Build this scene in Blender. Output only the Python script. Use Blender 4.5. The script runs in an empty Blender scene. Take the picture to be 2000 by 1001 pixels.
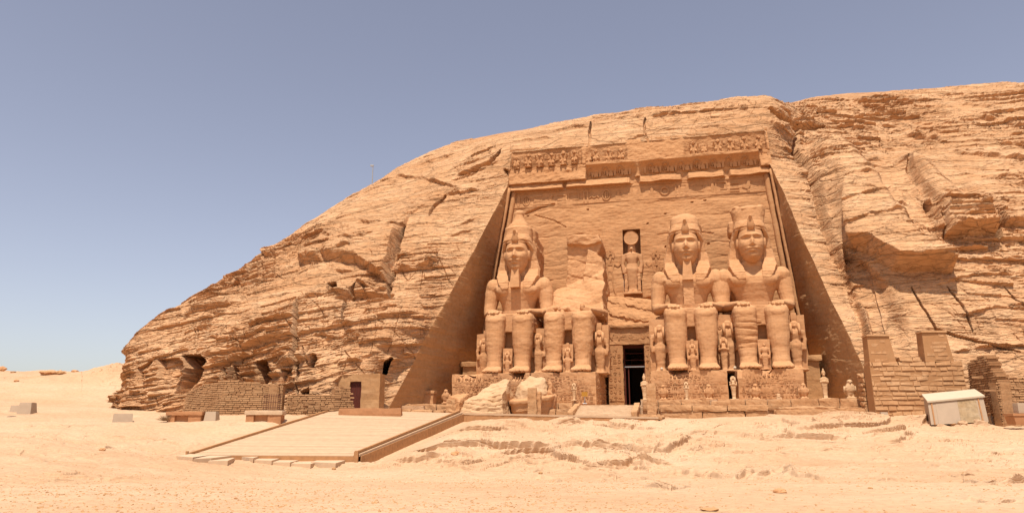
import bpy, bmesh, math, random
import numpy as np
from math import sin, cos, pi, atan, tan, radians, sqrt
from mathutils import Vector, Matrix
random.seed(5); RNG = np.random.default_rng(5)
C = bpy.context.scene.collection
S = bpy.context.scene

# ------------------------------------------------------------------ camera, sky, sun, exposure
FPX = 1400.0; CYP = 500.5; CXP = 1000.0; HZ = 828.0
PITCH = atan((HZ-CYP)/FPX)
EYE = np.array([0, 0, 1.65])
cam_d = bpy.data.cameras.new('camera'); cam = bpy.data.objects.new('camera', cam_d); C.objects.link(cam)
cam.location = EYE; cam.rotation_euler = (pi/2+PITCH, 0, 0)
cam_d.sensor_width = 36; cam_d.lens = FPX/2000*36; cam_d.clip_end = 6000; cam_d.clip_start = 0.3
S.camera = cam
S.render.resolution_x = 1024; S.render.resolution_y = 512
SUN_EL, SUN_AZ = radians(67), radians(191)        # azimuth clockwise from +Y (the direction the camera faces)
wd = bpy.data.worlds.new('World'); S.world = wd; wd.use_nodes = True
nt = wd.node_tree; bg = nt.nodes['Background']
sky = nt.nodes.new('ShaderNodeTexSky'); sky.sky_type = 'NISHITA'; sky.sun_disc = False
sky.sun_elevation = SUN_EL; sky.sun_rotation = SUN_AZ
sky.air_density = 1.0; sky.dust_density = 1.3; sky.ozone_density = 2.0; sky.altitude = 200
hs = nt.nodes.new('ShaderNodeHueSaturation'); hs.inputs['Saturation'].default_value = 0.66
hs.inputs['Hue'].default_value = 0.508
nt.links.new(sky.outputs[0], hs.inputs['Color']); 
tint = nt.nodes.new('ShaderNodeMix'); tint.data_type = 'RGBA'; tint.blend_type = 'MULTIPLY'; tint.inputs[0].default_value = 1
tint.inputs[7].default_value = (1.06, .985, .955, 1)
nt.links.new(hs.outputs[0], tint.inputs[6]); nt.links.new(tint.outputs[2], bg.inputs['Color'])
bg.inputs['Strength'].default_value = 0.12
sl = bpy.data.lights.new('sun', 'SUN'); so = bpy.data.objects.new('sun', sl); C.objects.link(so)
sl.energy = 4.8; sl.angle = radians(0.5); sl.color = (1.0, 0.935, 0.85)
sd = Vector((sin(SUN_AZ)*cos(SUN_EL), cos(SUN_AZ)*cos(SUN_EL), sin(SUN_EL)))
so.rotation_euler = sd.to_track_quat('Z', 'Y').to_euler()
S.view_settings.view_transform = 'Standard'; S.view_settings.look = 'None'
S.view_settings.exposure = 0.28; S.view_settings.gamma = 1
S.cycles.max_bounces = 6; S.cycles.diffuse_bounces = 4

# ------------------------------------------------------------------ frames: the temple front has its own axes u (right), v (up), w (out towards the forecourt)
Fv = np.array([0, cos(PITCH), sin(PITCH)]); Uv = np.array([0, -sin(PITCH), cos(PITCH)])
def atY(x, y, Y):
    d = np.array([(x-CXP)/1.0, 0, 0]) + FPX*Fv + (CYP-y)*Uv
    return EYE + d*(Y/d[1])
TH = atan(335/(FPX/cos(PITCH)))
Nv = np.array([sin(TH), cos(TH), 0]); Au = np.array([cos(TH), -sin(TH), 0]); Zv = np.array([0, 0, 1.0])
ORG = atY(1240, 790, 84)
def W(a, b, c): return ORG + a*Au + b*Zv - c*Nv
def toL(P):
    q = P-ORG; return np.stack([q@Au, q[..., 2], -(q@Nv)], -1)
def proj(P):
    q = P-EYE; z = q@Fv; z = np.where(np.abs(z) < .1, .1, z)
    return CXP+FPX*q[..., 0]/z, CYP-FPX*(q@Uv)/z

# ------------------------------------------------------------------ numpy noise
PERM = RNG.permutation(256).astype(np.int32); PERM = np.concatenate([PERM, PERM, PERM])
GR = RNG.normal(size=(256, 3)).astype(np.float32); GR /= np.linalg.norm(GR, axis=1)[:, None]
def perlin(x, y, z):
    xi = np.floor(x); yi = np.floor(y); zi = np.floor(z)
    fx = (x-xi).astype(np.float32); fy = (y-yi).astype(np.float32); fz = (z-zi).astype(np.float32)
    X = xi.astype(np.int32) & 255; Y = yi.astype(np.int32) & 255; Z = zi.astype(np.int32) & 255
    su = fx*fx*fx*(fx*(fx*6-15)+10); sv = fy*fy*fy*(fy*(fy*6-15)+10); sw = fz*fz*fz*(fz*(fz*6-15)+10)
    def g(i, j, k):
        h = PERM[PERM[PERM[X+i]+Y+j]+Z+k]; G = GR[h]
        return G[..., 0]*(fx-i)+G[..., 1]*(fy-j)+G[..., 2]*(fz-k)
    def L(a, b, t): return a+(b-a)*t
    return 1.6*L(L(L(g(0,0,0), g(1,0,0), su), L(g(0,1,0), g(1,1,0), su), sv),
             L(L(g(0,0,1), g(1,0,1), su), L(g(0,1,1), g(1,1,1), su), sv), sw)
def fbm(x, y, z, o=4, gain=.5, seed=0):
    s = 0; a = 1; 
    for i in range(o):
        s = s+a*perlin(x+seed*17.3+i*5.1, y+i*9.7, z-seed*7.7); x = x*2.03; y = y*2.03; z = z*2.03; a *= gain
    return s
def hsh(*k):
    h = np.zeros(k[0].shape, np.int64)
    for q in k: h = (h*73856093 + q.astype(np.int64)*19349663 + 83492791) & 0x7fffffff; h = (h ^ (h >> 13))*1274126177 & 0x7fffffff
    return ((h >> 7) & 0xffff)/65535.0
def sst(a, b, x):
    t = np.clip((x-a)/(b-a), 0, 1); return t*t*(3-2*t)
def strata(a, z, th, ln, seed, soft=.08):
    """beds of rock: each bed is cut into blocks that stand out by a random amount; returns offset 0..1 and the groove depth"""
    q = z/th; i = np.floor(q); f = q-i
    aa = a/ln + hsh(i+seed*31, i*0+7)*50; j = np.floor(aa); g = aa-j
    o = hsh(i, j, i*0+seed); o1 = hsh(i, j+1, i*0+seed)
    o = o+(o1-o)*sst(1-soft, 1, g)
    bul = 1-np.abs(2*f-1)**3                                    # rounded nose of the bed
    groove = sst(0, .12, f)*(1-sst(.93, 1, f))
    return o*groove, bul*groove
def seg_d(px, py, pts):
    """distance in pixels to a polyline and position along it 0..1"""
    best = np.full(px.shape, 1e9, np.float32); T = np.zeros(px.shape, np.float32); n = len(pts)-1
    for k in range(n):
        ax, ay = pts[k]; bx, by = pts[k+1]; dx, dy = bx-ax, by-ay
        t = np.clip(((px-ax)*dx+(py-ay)*dy)/(dx*dx+dy*dy+1e-9), 0, 1)
        d = np.hypot(px-ax-t*dx, py-ay-t*dy); m = d < best
        best = np.where(m, d, best); T = np.where(m, (k+t)/n, T)
    return best, T
def inside(px, py, pts):
    c = np.zeros(px.shape, bool); n = len(pts)
    for k in range(n):
        ax, ay = pts[k]; bx, by = pts[(k+1) % n]
        if ay == by: continue
        m = ((ay > py) != (by > py)) & (px < (bx-ax)*(py-ay)/(by-ay)+ax); c ^= m
    return c
def poly_w(px, py, pts, soft):
    """1 well inside the polygon, 0 outside; soft = fade width in pixels, one number per edge or one for all"""
    x0 = min(p[0] for p in pts); x1 = max(p[0] for p in pts); y0 = min(p[1] for p in pts); y1 = max(p[1] for p in pts)
    w = np.zeros(px.shape, np.float32); m = (px > x0) & (px < x1) & (py > y0) & (py < y1)
    X = px[m]; Y = py[m]
    if X.size == 0: return w
    q = inside(X, Y, pts).astype(np.float32); n = len(pts)
    for k in range(n):
        s = soft[k] if isinstance(soft, (list, tuple)) else soft
        d, _ = seg_d(X, Y, [pts[k], pts[(k+1) % n]]); q = q*sst(0, s, d)
    w[m] = q; return w

# ------------------------------------------------------------------ linking and tagging
def mesh_np(name, V, Fc, mat, parent=None, smooth=False):
    me = bpy.data.meshes.new(name); V = np.asarray(V, np.float32); Fc = np.asarray(Fc, np.int32)
    me.vertices.add(len(V)); me.vertices.foreach_set('co', V.ravel())
    k = Fc.shape[1]; me.loops.add(Fc.size); me.loops.foreach_set('vertex_index', Fc.ravel())
    me.polygons.add(len(Fc)); me.polygons.foreach_set('loop_start', np.arange(0, Fc.size, k, dtype=np.int32))
    me.polygons.foreach_set('use_smooth', np.full(len(Fc), smooth)); me.update(calc_edges=True); me.validate()
    me.materials.append(mat); o = bpy.data.objects.new(name, me); C.objects.link(o)
    if parent: o.parent = parent
    return o
def tag(o, label=None, cat=None, group=None, kind=None):
    if label: o['label'] = label
    if cat: o['category'] = cat
    if group: o['group'] = group
    if kind: o['kind'] = kind
    return o
def thing(name, label, cat, u=0, v=0, w=0, rot=0, group=None, P=None):
    o = bpy.data.objects.new(name, None); C.objects.link(o); o.empty_display_size = .3
    p = W(u, v, w) if P is None else P
    o.matrix_world = Matrix.Translation(Vector(p)) @ Matrix.Rotation(-TH+rot, 4, 'Z')
    return tag(o, label, cat, group)
def gridf(nr, nc, keep=None):
    i, j = np.meshgrid(np.arange(nr-1), np.arange(nc-1), indexing='ij')
    q = np.stack([i*nc+j, i*nc+j+1, (i+1)*nc+j+1, (i+1)*nc+j], -1)
    return q.reshape(-1, 4) if keep is None else q[keep]

# ------------------------------------------------------------------ materials
def mat_new(name, rough=.9):
    m = bpy.data.materials.new(name); m.use_nodes = True; t = m.node_tree
    b = t.nodes['Principled BSDF']; b.inputs['Roughness'].default_value = rough
    b.inputs['Specular IOR Level'].default_value = .15
    return m, t, b
def rock(name, c1, c2, c3, big=.12, bed=1.2, fine=2.5, bump=.25, bdist=.15, streak=.35, joint=None, pits=.4, tilt=0.0, crack=0.0, stain=0.0):
    """sandstone: three tones mixed by broad patches and thin beds, grain and pits in the bump"""
    m, t, b = mat_new(name); N = t.nodes.new; K = t.links.new
    tc = N('ShaderNodeNewGeometry')
    def mapping(s, rot=(0, 0, 0)):
        q = N('ShaderNodeMapping'); q.inputs['Scale'].default_value = s; q.inputs['Rotation'].default_value = rot
        K(tc.outputs['Position'], q.inputs['Vector']); return q.outputs[0]
    def noise(vec, sc, det=6, rg=.6, dist=0):
        q = N('ShaderNodeTexNoise'); q.inputs['Scale'].default_value = sc; q.inputs['Detail'].default_value = det
        q.inputs['Roughness'].default_value = rg; q.inputs['Distortion'].default_value = dist; K(vec, q.inputs['Vector']); return q.outputs['Fac']
    def ramp(f, a, b2, lo=0., hi=1.):
        q = N('ShaderNodeMapRange'); q.inputs[1].default_value = a; q.inputs[2].default_value = b2
        q.inputs[3].default_value = lo; q.inputs[4].default_value = hi; K(f, q.inputs[0]); return q.outputs[0]
    def mix(f, a, c):
        q = N('ShaderNodeMix'); q.data_type = 'RGBA'
        if isinstance(f, float): q.inputs[0].default_value = f
        else: K(f, q.inputs[0])
        for s, v in ((6, a), (7, c)):
            if isinstance(v, tuple): q.inputs[s].default_value = (*v, 1)
            else: K(v, q.inputs[s])
        return q.outputs[2]
    def math_(op, a, c):
        q = N('ShaderNodeMath'); q.operation = op
        for s, v in ((0, a), (1, c)):
            if isinstance(v, (int, float)): q.inputs[s].default_value = v
            else: K(v, q.inputs[s])
        return q.outputs[0]
    pl = mapping((1, 1, 1)); bd = mapping((.18, .18, 1.0), (tilt, 0, 0))
    nb = noise(pl, big, 5, .6); ns = noise(bd, bed, 7, .65, .4); nf = noise(pl, fine, 8, .7)
    col = mix(ramp(nb, .35, .65), c1, c2)
    col = mix(ramp(ns, .45, .72, 0, .85), col, c3)
    if stain:                                             # brown desert crust in scattered patches and thin beds
        st = noise(mapping((.5, .5, 1.6)), .16, 8, .68, .8); col = mix(ramp(st, .56, .70, 0, stain), col, tuple(x*y for x, y in zip(c2, (.66, .60, .55))))
        s2 = noise(mapping((.12, .12, 2.2)), .5, 6, .6, .3); col = mix(ramp(s2, .58, .66, 0, stain*.7), col, tuple(x*y for x, y in zip(c2, (.72, .66, .6))))
    dk = ramp(nf, .25, .55, 1-streak, 1.0)
    dark = N('ShaderNodeMix'); dark.data_type = 'RGBA'; dark.blend_type = 'MULTIPLY'; dark.inputs[0].default_value = 1
    K(col, dark.inputs[6]); comb = N('ShaderNodeCombineColor'); 
    for i in range(3): K(dk, comb.inputs[i])
    K(comb.outputs[0], dark.inputs[7]); K(dark.outputs[2], b.inputs['Base Color'])
    hgt = math_('ADD', math_('MULTIPLY', ns, 1.0), math_('MULTIPLY', nf, .7))
    if pits:
        vo = N('ShaderNodeTexVoronoi'); vo.inputs['Scale'].default_value = fine*1.1; K(bd, vo.inputs['Vector'])
        hgt = math_('ADD', hgt, math_('MULTIPLY', ramp(vo.outputs['Distance'], 0, .25), pits))
    if joint:
        wv = N('ShaderNodeTexBrick'); 
        wv.inputs['Scale'].default_value = 1; wv.inputs['Mortar Size'].default_value = .02
        wv.inputs['Brick Width'].default_value = joint[0]; wv.inputs['Row Height'].default_value = joint[1]
        q = N('ShaderNodeMapping'); q.inputs['Rotation'].default_value = (pi/2, 0, 0); K(tc.outputs['Position'], q.inputs['Vector'])
        K(q.outputs[0], wv.inputs['Vector']); hgt = math_('SUBTRACT', hgt, math_('MULTIPLY', wv.outputs['Fac'], .5))
    if crack:                                             # thin open cracks that follow the beds
        for sc_k, wgt in ((.35, 1.0), (1.1, .5)):
            vo = N('ShaderNodeTexVoronoi'); vo.feature = 'DISTANCE_TO_EDGE'; vo.inputs['Scale'].default_value = sc_k
            q = N('ShaderNodeMapping'); q.inputs['Scale'].default_value = (.35, .35, 1.6); K(tc.outputs['Position'], q.inputs['Vector'])
            wn = N('ShaderNodeTexNoise'); wn.inputs['Scale'].default_value = .6; wn.inputs['Detail'].default_value = 6; K(q.outputs[0], wn.inputs['Vector'])
            ad = N('ShaderNodeVectorMath'); ad.operation = 'MULTIPLY_ADD'; K(wn.outputs['Color'], ad.inputs[0]); ad.inputs[1].default_value = (1.6, 1.6, 1.6); K(q.outputs[0], ad.inputs[2])
            K(ad.outputs[0], vo.inputs['Vector']); hgt = math_('ADD', hgt, math_('MULTIPLY', ramp(vo.outputs['Distance'], 0, .04), crack*wgt*2))
    bp = N('ShaderNodeBump'); bp.inputs['Strength'].default_value = bump; bp.inputs['Distance'].default_value = bdist
    K(hgt, bp.inputs['Height']); K(bp.outputs[0], b.inputs['Normal'])
    return m
M = {}
M['cliff'] = rock('cliff_sandstone', (.545, .310, .155), (.46, .235, .105), (.625, .385, .21), big=.06, bed=.9, fine=1.3, bump=.8, bdist=.25, streak=.34, crack=.5, stain=.5)
M['cut'] = rock('cut_sandstone', (.46, .255, .115), (.41, .215, .092), (.50, .29, .14), big=.1, bed=1.6, fine=2.2, bump=.35, bdist=.10, streak=.22)
M['wall'] = rock('facade_sandstone', (.48, .248, .110), (.43, .208, .088), (.52, .282, .132), big=.12, bed=1.4, fine=2.6, bump=.4, bdist=.09, streak=.2, joint=(4.1, 2.7))
M['statue'] = rock('statue_sandstone', (.53, .282, .132), (.475, .238, .104), (.575, .318, .158), big=.3, bed=2.6, fine=3.0, bump=.26, bdist=.05, streak=.22, pits=.3, joint=(3.3, 2.3))
M['statue2'] = rock('pale_statue_sandstone', (.56, .35, .19), (.50, .30, .15), (.60, .40, .23), big=.5, bed=3, fine=4.0, bump=.3, bdist=.05, streak=.2, pits=.2)
M['ground'] = rock('forecourt_rock_and_sand', (.55, .357, .208), (.50, .302, .164), (.575, .392, .242), big=.08, bed=.7, fine=3.5, bump=.6, bdist=.06, streak=.26, pits=.3, crack=.5, stain=.22)
M['block'] = rock('masonry_block', (.50, .275, .13), (.42, .215, .095), (.55, .33, .17), big=.8, bed=2.0, fine=5, bump=.5, bdist=.05, streak=.3)
M['mud'] = rock('mud_mortar', (.40, .205, .09), (.38, .19, .08), (.43, .23, .105), big=.5, bed=1, fine=4, bump=.3, bdist=.04, streak=.15)
M['mudbrick'] = rock('mudbrick', (.40, .215, .10), (.32, .16, .07), (.46, .265, .13), big=.6, bed=3, fine=6, bump=.5, bdist=.05, streak=.35)
# ------------------------------------------------------------------ the cliff
VB = -2.2
def lf(u, v, w): return W(u, v, w)
SECT = [  # column width in samples before the next section, then rows: below ground, foot, three up the face, recess-top level, crest, behind the crest
 (30, [(-36,100,-2), (-36,104,3), (-33,107,8), (-30,110,12), (-26,114,17), (-20,120,22), (0,150,22), (20,200,20)]),
 (110, [(232,815,78), (232,797,78), (240,762,79), (252,712,80.5), (268,660,82.5), (292,631.0,84.5), (300,654.0,92), None]),
 (110, [(330,820,72.5), (330,803,72), (338,748,74), (352,690,77), (372,626,82), (402,567.0,89), (410,587.0,100), None]),
 (130, [(440,824,69), (440,806,68.5), (450,738,71), (462,655,75.5), (485,585,82), (530,483.0,97), (540,502.0,110), None]),
 (90, [(570,826,67), (570,806,66.5), (580,728,69), (602,625,75), (628,515,84), (700,375.0,106), (720,392.0,125), None]),
 (105, [(660,824,66.5), (660,804,66.5), (690,708,69.5), (732,580,77.5), (785,440,87.5), (838,301.0,107), (850,324.0,130), None]),
 (260, [('L',-22.6,-2.6,19.6), ('L',-22.5,-.8,18.6), ('L',-21.0,6.4,16.5), ('L',-18.3,16.6,8.3), ('L',-15.5,27.9,-1.6), ('L2',1000,260.0,104), (1010,284.0,130), None]),
 (260, [('L',0,-3,16), ('L',0,-.8,15), ('L',0,6,12), ('L',0,16,6), ('L',1.0,28.5,-1.9), ('L2',1245,222.0,106), (1250,246.0,135), None]),
 (40, [('L',23.0,-3,16), ('L',22.4,-.6,14.6), ('L',20.7,5.4,12.9), ('L',19.4,14.2,7.6), ('L',17.0,29.0,-2.3), ('L2',1490,212.0,107), (1492,244.0,135), None]),
 (110, [(1750,835,66), (1752,815,66), (1722,660,67.5), (1668,480,75.5), (1592,300,89), (1592,196.0,107), (1594,224.0,135), None]),
 (110, [(1850,838,65), (1850,818,65), (1815,660,67), (1755,480,73.5), (1700,320,87), (1722,189.0,106), (1724,213.0,135), None]),
 (110, [(1940,840,64), (1940,820,64), (1925,660,66), (1885,480,72), (1840,320,85), (1882,177.0,104), (1884,202.0,132), None]),
 (60, [(2060,842,62), (2060,822,62), (2060,660,64), (2045,480,70), (2025,320,83), (2050,173.0,100), (2060,198.0,130), None]),
 (10, [(2360,850,60), (2360,828,60), (2360,660,62), (2390,480,66), (2400,320,76), (2400,167.0,92), (2420,192.0,125), None]),
]
ROWN = [8, 110, 130, 150, 44, 100, 60, 10]
def spt(p):
    if isinstance(p[0], str):
        return W(p[1], p[2], p[3]) if p[0] == 'L' else atY(p[1], p[2], p[3])
    return atY(*p)
CP = []
for k, (n, rows) in enumerate(SECT):
    r = []
    for i, p in enumerate(rows):
        if k == 0: q = np.array([p[0], p[1], p[2]], float)
        elif p is None: q = r[-1] + np.array([8, 90, -9.0])
        else: q = spt(p)
        r.append(q)
        if i == 4:
            nx = np.array(rows[5], float) if k == 0 else spt(rows[5])
            ex = {6: W(-15.15, 33.1, -2.6), 7: W(1.0, 33.1, -2.8), 8: W(16.95, 33.1, -2.6)}
            r.append(ex[k] if k in ex else q*.7+nx*.3)
    CP.append(r)
# the hidden flank turns away behind the silhouette
CP = np.array(CP)                                              # sections x rows x 3
def cr(P, counts):
    """centripetal-ish Catmull-Rom through P along axis 0, counts[k] samples per span; keeps the control rows exact"""
    out = []; n = len(P); idx = []
    for k in range(n-1):
        p0 = P[max(k-1, 0)]; p1 = P[k]; p2 = P[k+1]; p3 = P[min(k+2, n-1)]
        d1 = np.linalg.norm(p1-p0, axis=-1, keepdims=True)+1e-6; d2 = np.linalg.norm(p2-p1, axis=-1, keepdims=True)+1e-6; d3 = np.linalg.norm(p3-p2, axis=-1, keepdims=True)+1e-6
        m1 = ((p1-p0)/d1*d2+(p2-p1)/d2*d1)/(d1+d2)*d2 if k > 0 else (p2-p1)
        m2 = ((p2-p1)/d2*d3+(p3-p2)/d3*d2)/(d2+d3)*d2 if k < n-2 else (p2-p1)
        idx.append(len(out)); c = counts[k]
        for s in range(c):
            t = s/c; out.append((2*t**3-3*t*t+1)*p1+(t**3-2*t*t+t)*m1+(-2*t**3+3*t*t)*p2+(t**3-t*t)*m2)
    idx.append(len(out)); out.append(P[-1]); return np.array(out), idx
G1, ci = cr(CP, [int(s[0]*1.15) for s in SECT[:-1]])                        # columns x rows x 3
G2, ri = cr(np.swapaxes(G1, 0, 1), ROWN)                        # rows x columns x 3
B = G2; nr, nc = B.shape[:2]
_a, _b = B[ri[5], ci[6]].copy(), B[ri[5], ci[8]].copy(); _t = np.linspace(0, 1, ci[8]-ci[6]+1)[:, None]
_d = (_a*(1-_t)+_b*_t) - B[ri[5], ci[6]:ci[8]+1]
for _i in range(ri[5]-20, nr): B[_i, ci[6]:ci[8]+1] += _d*float(np.clip(1-(_i-ri[5])/90, 0, 1))**2
JL, JR = ci[6], ci[8]; RT = ri[5]
for _j, _s in ((ci[6], 1), (ci[8], -1)):                          # the recess edges run dead straight up the rock
    P1_, P4_ = B[ri[1], _j].copy(), B[ri[4], _j].copy(); _z = B[ri[1]:ri[4]+1, _j, 2]; _f = ((_z-P1_[2])/(P4_[2]-P1_[2]))[:, None]; _dl = P1_*(1-_f)+P4_*_f-B[ri[1]:ri[4]+1, _j]
    for _k in range(-80, 81): B[ri[1]:ri[4]+1, _j+_k] += _dl*(1-abs(_k)/81)**2*(1+2*abs(_k)/81)
px, py = proj(B); px = px.astype(np.float32); py = py.astype(np.float32)
du = np.gradient(B, axis=1); dv = np.gradient(B, axis=0); nrm = np.cross(du, dv); nrm /= np.linalg.norm(nrm, axis=-1, keepdims=True)+1e-9
fl = (nrm @ -Nv) + nrm[..., 2] < 0; nrm[fl] *= -1
LC = toL(B); a_ = LC[..., 0]; z_ = LC[..., 1]; w_ = LC[..., 2]
X, Y, Z = B[..., 0], B[..., 1], B[..., 2]
dirn = nrm*.6 + (-Nv)*.5; dirn /= np.linalg.norm(dirn, axis=-1, keepdims=True)
D = 1.2*fbm(X*.07, Y*.07, Z*.09, 4, seed=8)*(1-.5*sst(700, 800, px)*(1-sst(540, 680, py)))
def lobe(pts, amt, soft, rag=2.5):
    w = poly_w(px+rag*1.3*perlin(px*.025, py*.025, px*0+amt), py+rag*1.3*perlin(px*.03, py*.03, px*0+3+amt), pts, soft); np.add(D, amt*(w**.75 if amt > 0 else w), out=D)
lobe([(1556,282), (1640,262), (1740,380), (1800,470), (1862,512), (1858,536), (1742,530), (1690,500), (1640,478), (1612,420), (1580,350)], 3.4, [38,38,38,24,10,4,5,8,32,38,38])
lobe([(1735,300), (1800,300), (1880,380), (1948,440), (1946,464), (1880,470), (1832,474), (1800,430), (1760,360)], 2.7, [34,40,20,8,4,3,24,42,42])
lobe([(1830,360), (1900,330), (2100,330), (2100,440), (1960,450), (1930,430), (1880,390)], 1.4, [40,40,2,5,8,25,30])
lobe([(1644,478), (1700,520), (1746,560), (1790,640), (1760,680), (1712,690), (1690,600), (1650,530)], -1.5, [5,8,25,25,18,12,14,10])
lobe([(575,505), (640,455), (720,435), (790,436), (778,500), (762,560), (700,520), (640,512), (600,520)], 1.8, [18,20,22,10,5,6,10,8,8])
lobe([(640,556), (662,556), (668,575), (650,582)], -2.6, 4); lobe([(650,590), (700,575), (775,575), (770,590), (700,598)], -1.4, 5)
lobe([(752,706), (762,696), (766,700), (758,728), (752,730)], -4, 2)

# the beds are computed on the swollen surface so that they stay level across the bulges
PB = B + dirn*D[..., None]; X, Y, Z = PB[..., 0], PB[..., 1], PB[..., 2]
LC = toL(PB); a_ = LC[..., 0]; z_ = LC[..., 1]; w_ = LC[..., 2]
wx = fbm(X*.05, Y*.05, Z*.05, 3, seed=1); wz = fbm(X*.045, Y*.045, Z*.05, 2, seed=2)
bedz = Z + 1.1*wz - .15*np.clip(a_+18, -60, 0) - .03*a_ + .09*np.clip(a_-20, 0, 60)
axx = a_ - .6*w_ + 2.0*wx
def beds(a, z, th, ln, seed, p=1.4, q=1.6):
    """courses of rock that overhang at their foot: each block stands out by its own amount and breaks off sharply below"""
    zz = z/th; i = np.floor(zz); f = zz-i; aa = a/ln+hsh(i+seed*31, i*0+7)*50; j = np.floor(aa); g = aa-j
    o = hsh(i, j, i*0+seed)**q; on = hsh(i, j+1, i*0+seed)**q; o = o+(on-o)*sst(.97, 1, g)
    jt = hsh(j+seed, i, j*0+3*seed); gap = (1-sst(0, .02, g)*(1-sst(.99, 1, g)))*(jt > .6)
    return o*(1-f)**p*sst(0, .05, f), gap, o
rug = np.clip(.60+1.15*fbm(X*.055, Y*.055, Z*.055, 3, seed=11), .14, 1.2)
dl = sst(700, 800, px)*(1-sst(600, 700, py))*(1-sst(1500, 1560, px)); rug = rug*(1-.35*dl)
strip = sst(1484, 1500, px)*(1-sst(1530+.33*(py-300), 1560+.33*(py-300), px))*sst(290, 330, py); rug = rug*(1-.55*strip)
rgt = sst(1600, 1700, px)*sst(540, 620, py); rug = rug*(1-.35*rgt)
low = sst(660, 560, px)*sst(540, 640, py); rug = rug+.35*low
o0, g0_, c0_ = beds(axx*1.0, bedz+.2*wz, 3.4, 8., 1, 1.2, 1.5); o1, g1_, c1_ = beds(axx+5*wz, bedz+.30*fbm(X*.15, Y*.15, Z*.15, 2, seed=4), 1.35, 3.8, 2)
o2, g2_, c2_ = beds(axx+3*wz, bedz+.16*fbm(X*.4, Y*.4, Z*.4, 2, seed=6), .58, 1.9, 3); o3, g3_, c3_ = beds(axx, bedz+.08*fbm(X*.9, Y*.9, Z*.9, 2, seed=7), .25, .9, 4)
bil = -np.abs(perlin(X*.5, Y*.5, Z*.8))-.5*np.abs(perlin(X*1.1, Y*1.1, Z*1.9))-.25*np.abs(perlin(X*2.5, Y*2.5, Z*4.))
n3 = fbm(X*1.6, Y*1.6, Z*5, 3, .6, seed=10); patch = np.clip(.5+1.6*fbm(X*.12, Y*.12, Z*.2, 3, seed=12), 0, 1)
D = D + rug*(1.0*o0*patch + .80*o1 + .48*o2*(.3+.7*patch) + .20*o3) + .22*rug*bil + .05*n3 - rug*(.4*g0_*patch+.28*g1_+.12*g2_)
for k_, sx in ((0, 1.), (1, 1.)):                                # tilted fractures that break the beds into blocks
    q_ = axx*.16+bedz*(.10 if k_ else -.07)+.35*fbm(X*.1, Y*.1, Z*.1, 2, seed=14+k_); fq = np.abs(q_-np.round(q_)); D -= .35*rug*(1-sst(.0, .014, fq))*(patch > .45)
DH = np.zeros(px.shape, np.float32)
def cut(pts, dep, soft=2.0):
    """a chamber hewn straight back into the cliff"""
    np.subtract(DH, dep*poly_w(px, py, pts, soft), out=DH)
cut([(364,700), (396,692), (403,704), (386,742), (364,764), (338,768), (352,744), (366,720)], 6.5, 2)
cut([(318,706), (362,702), (364,718), (352,738), (316,742)], 1.1, 2); cut([(274,722), (298,706), (310,706), (288,748), (270,752)], .9, 2)
cut([(434,716), (453,712), (449,730), (433,750)], 2.6, 1.5); cut([(457,714), (477,711), (469,752), (440,754)], 2.4, 1.5)
cut([(503,712), (513,707), (527,709), (530,730), (523,750), (497,752)], 4.0, 1.5); cut([(549,722), (572,718), (560,750), (540,752)], 1.0, 1.5)
cut([(606,696), (619,694), (612,718), (597,716)], 1.5, 1.5); cut([(648,742), (664,730), (752,730), (748,760), (740,800), (644,800)], 2.4, 2.5); cut([(581,760), (600,750), (600,775), (583,775)], 1.5, 1.5)
cut([(753,706), (763,695), (767,700), (759,729), (752,731)], 6, 1.5); cut([(641,557), (658,556), (664,566), (655,582), (645,574)], 4.0, 2)
# vertical joints
def crack(pts, wpx, depth, soft=None, jit=3.0):
    """an open joint, drawn where the photograph shows it"""
    x0 = min(p[0] for p in pts)-40; x1 = max(p[0] for p in pts)+40; y0 = min(p[1] for p in pts)-40; y1 = max(p[1] for p in pts)+40
    m = (px > x0) & (px < x1) & (py > y0) & (py < y1)
    if not m.any(): return
    jx = perlin(px[m]*.06, py[m]*.06, px[m]*0+len(pts))*jit
    d, t = seg_d(px[m]+jx, py[m]+jx*.6, pts); tp = np.sqrt(np.clip(4*t*(1-t), 0, 1))*.8+.2
    D[m] -= depth*(1-sst(.25*wpx, wpx*1.0, d/np.maximum(tp, .3)))
def step(pts, amt, fade):
    """rock above the line stands out, ending in a sharp lower edge that throws a shadow; the line runs left to right"""
    x0 = pts[0][0]; x1 = pts[-1][0]; m = (px > x0) & (px < x1) & (py > min(p[1] for p in pts)-fade-5) & (py < max(p[1] for p in pts)+8)
    if not m.any(): return
    xs = px[m]; yy = np.interp(xs, [p[0] for p in pts], [p[1] for p in pts]) + 3.5*perlin(xs*.06, xs*0+pts[0][1], xs*0)+1.0*perlin(xs*.2, xs*0+pts[0][1], xs*0)
    e = np.sqrt(np.clip(np.minimum((xs-x0), (x1-xs))/(.25*(x1-x0)), 0, 1)); d = yy-py[m]
    md = np.clip(.65+.8*perlin(xs*.035, xs*0+pts[0][1]*.37, xs*0), .1, 1.3)
    D[m] += .8*amt*e*md*sst(-.5, 2.4, d)*np.clip(1-d/fade, 0, 1)**1.2
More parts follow.
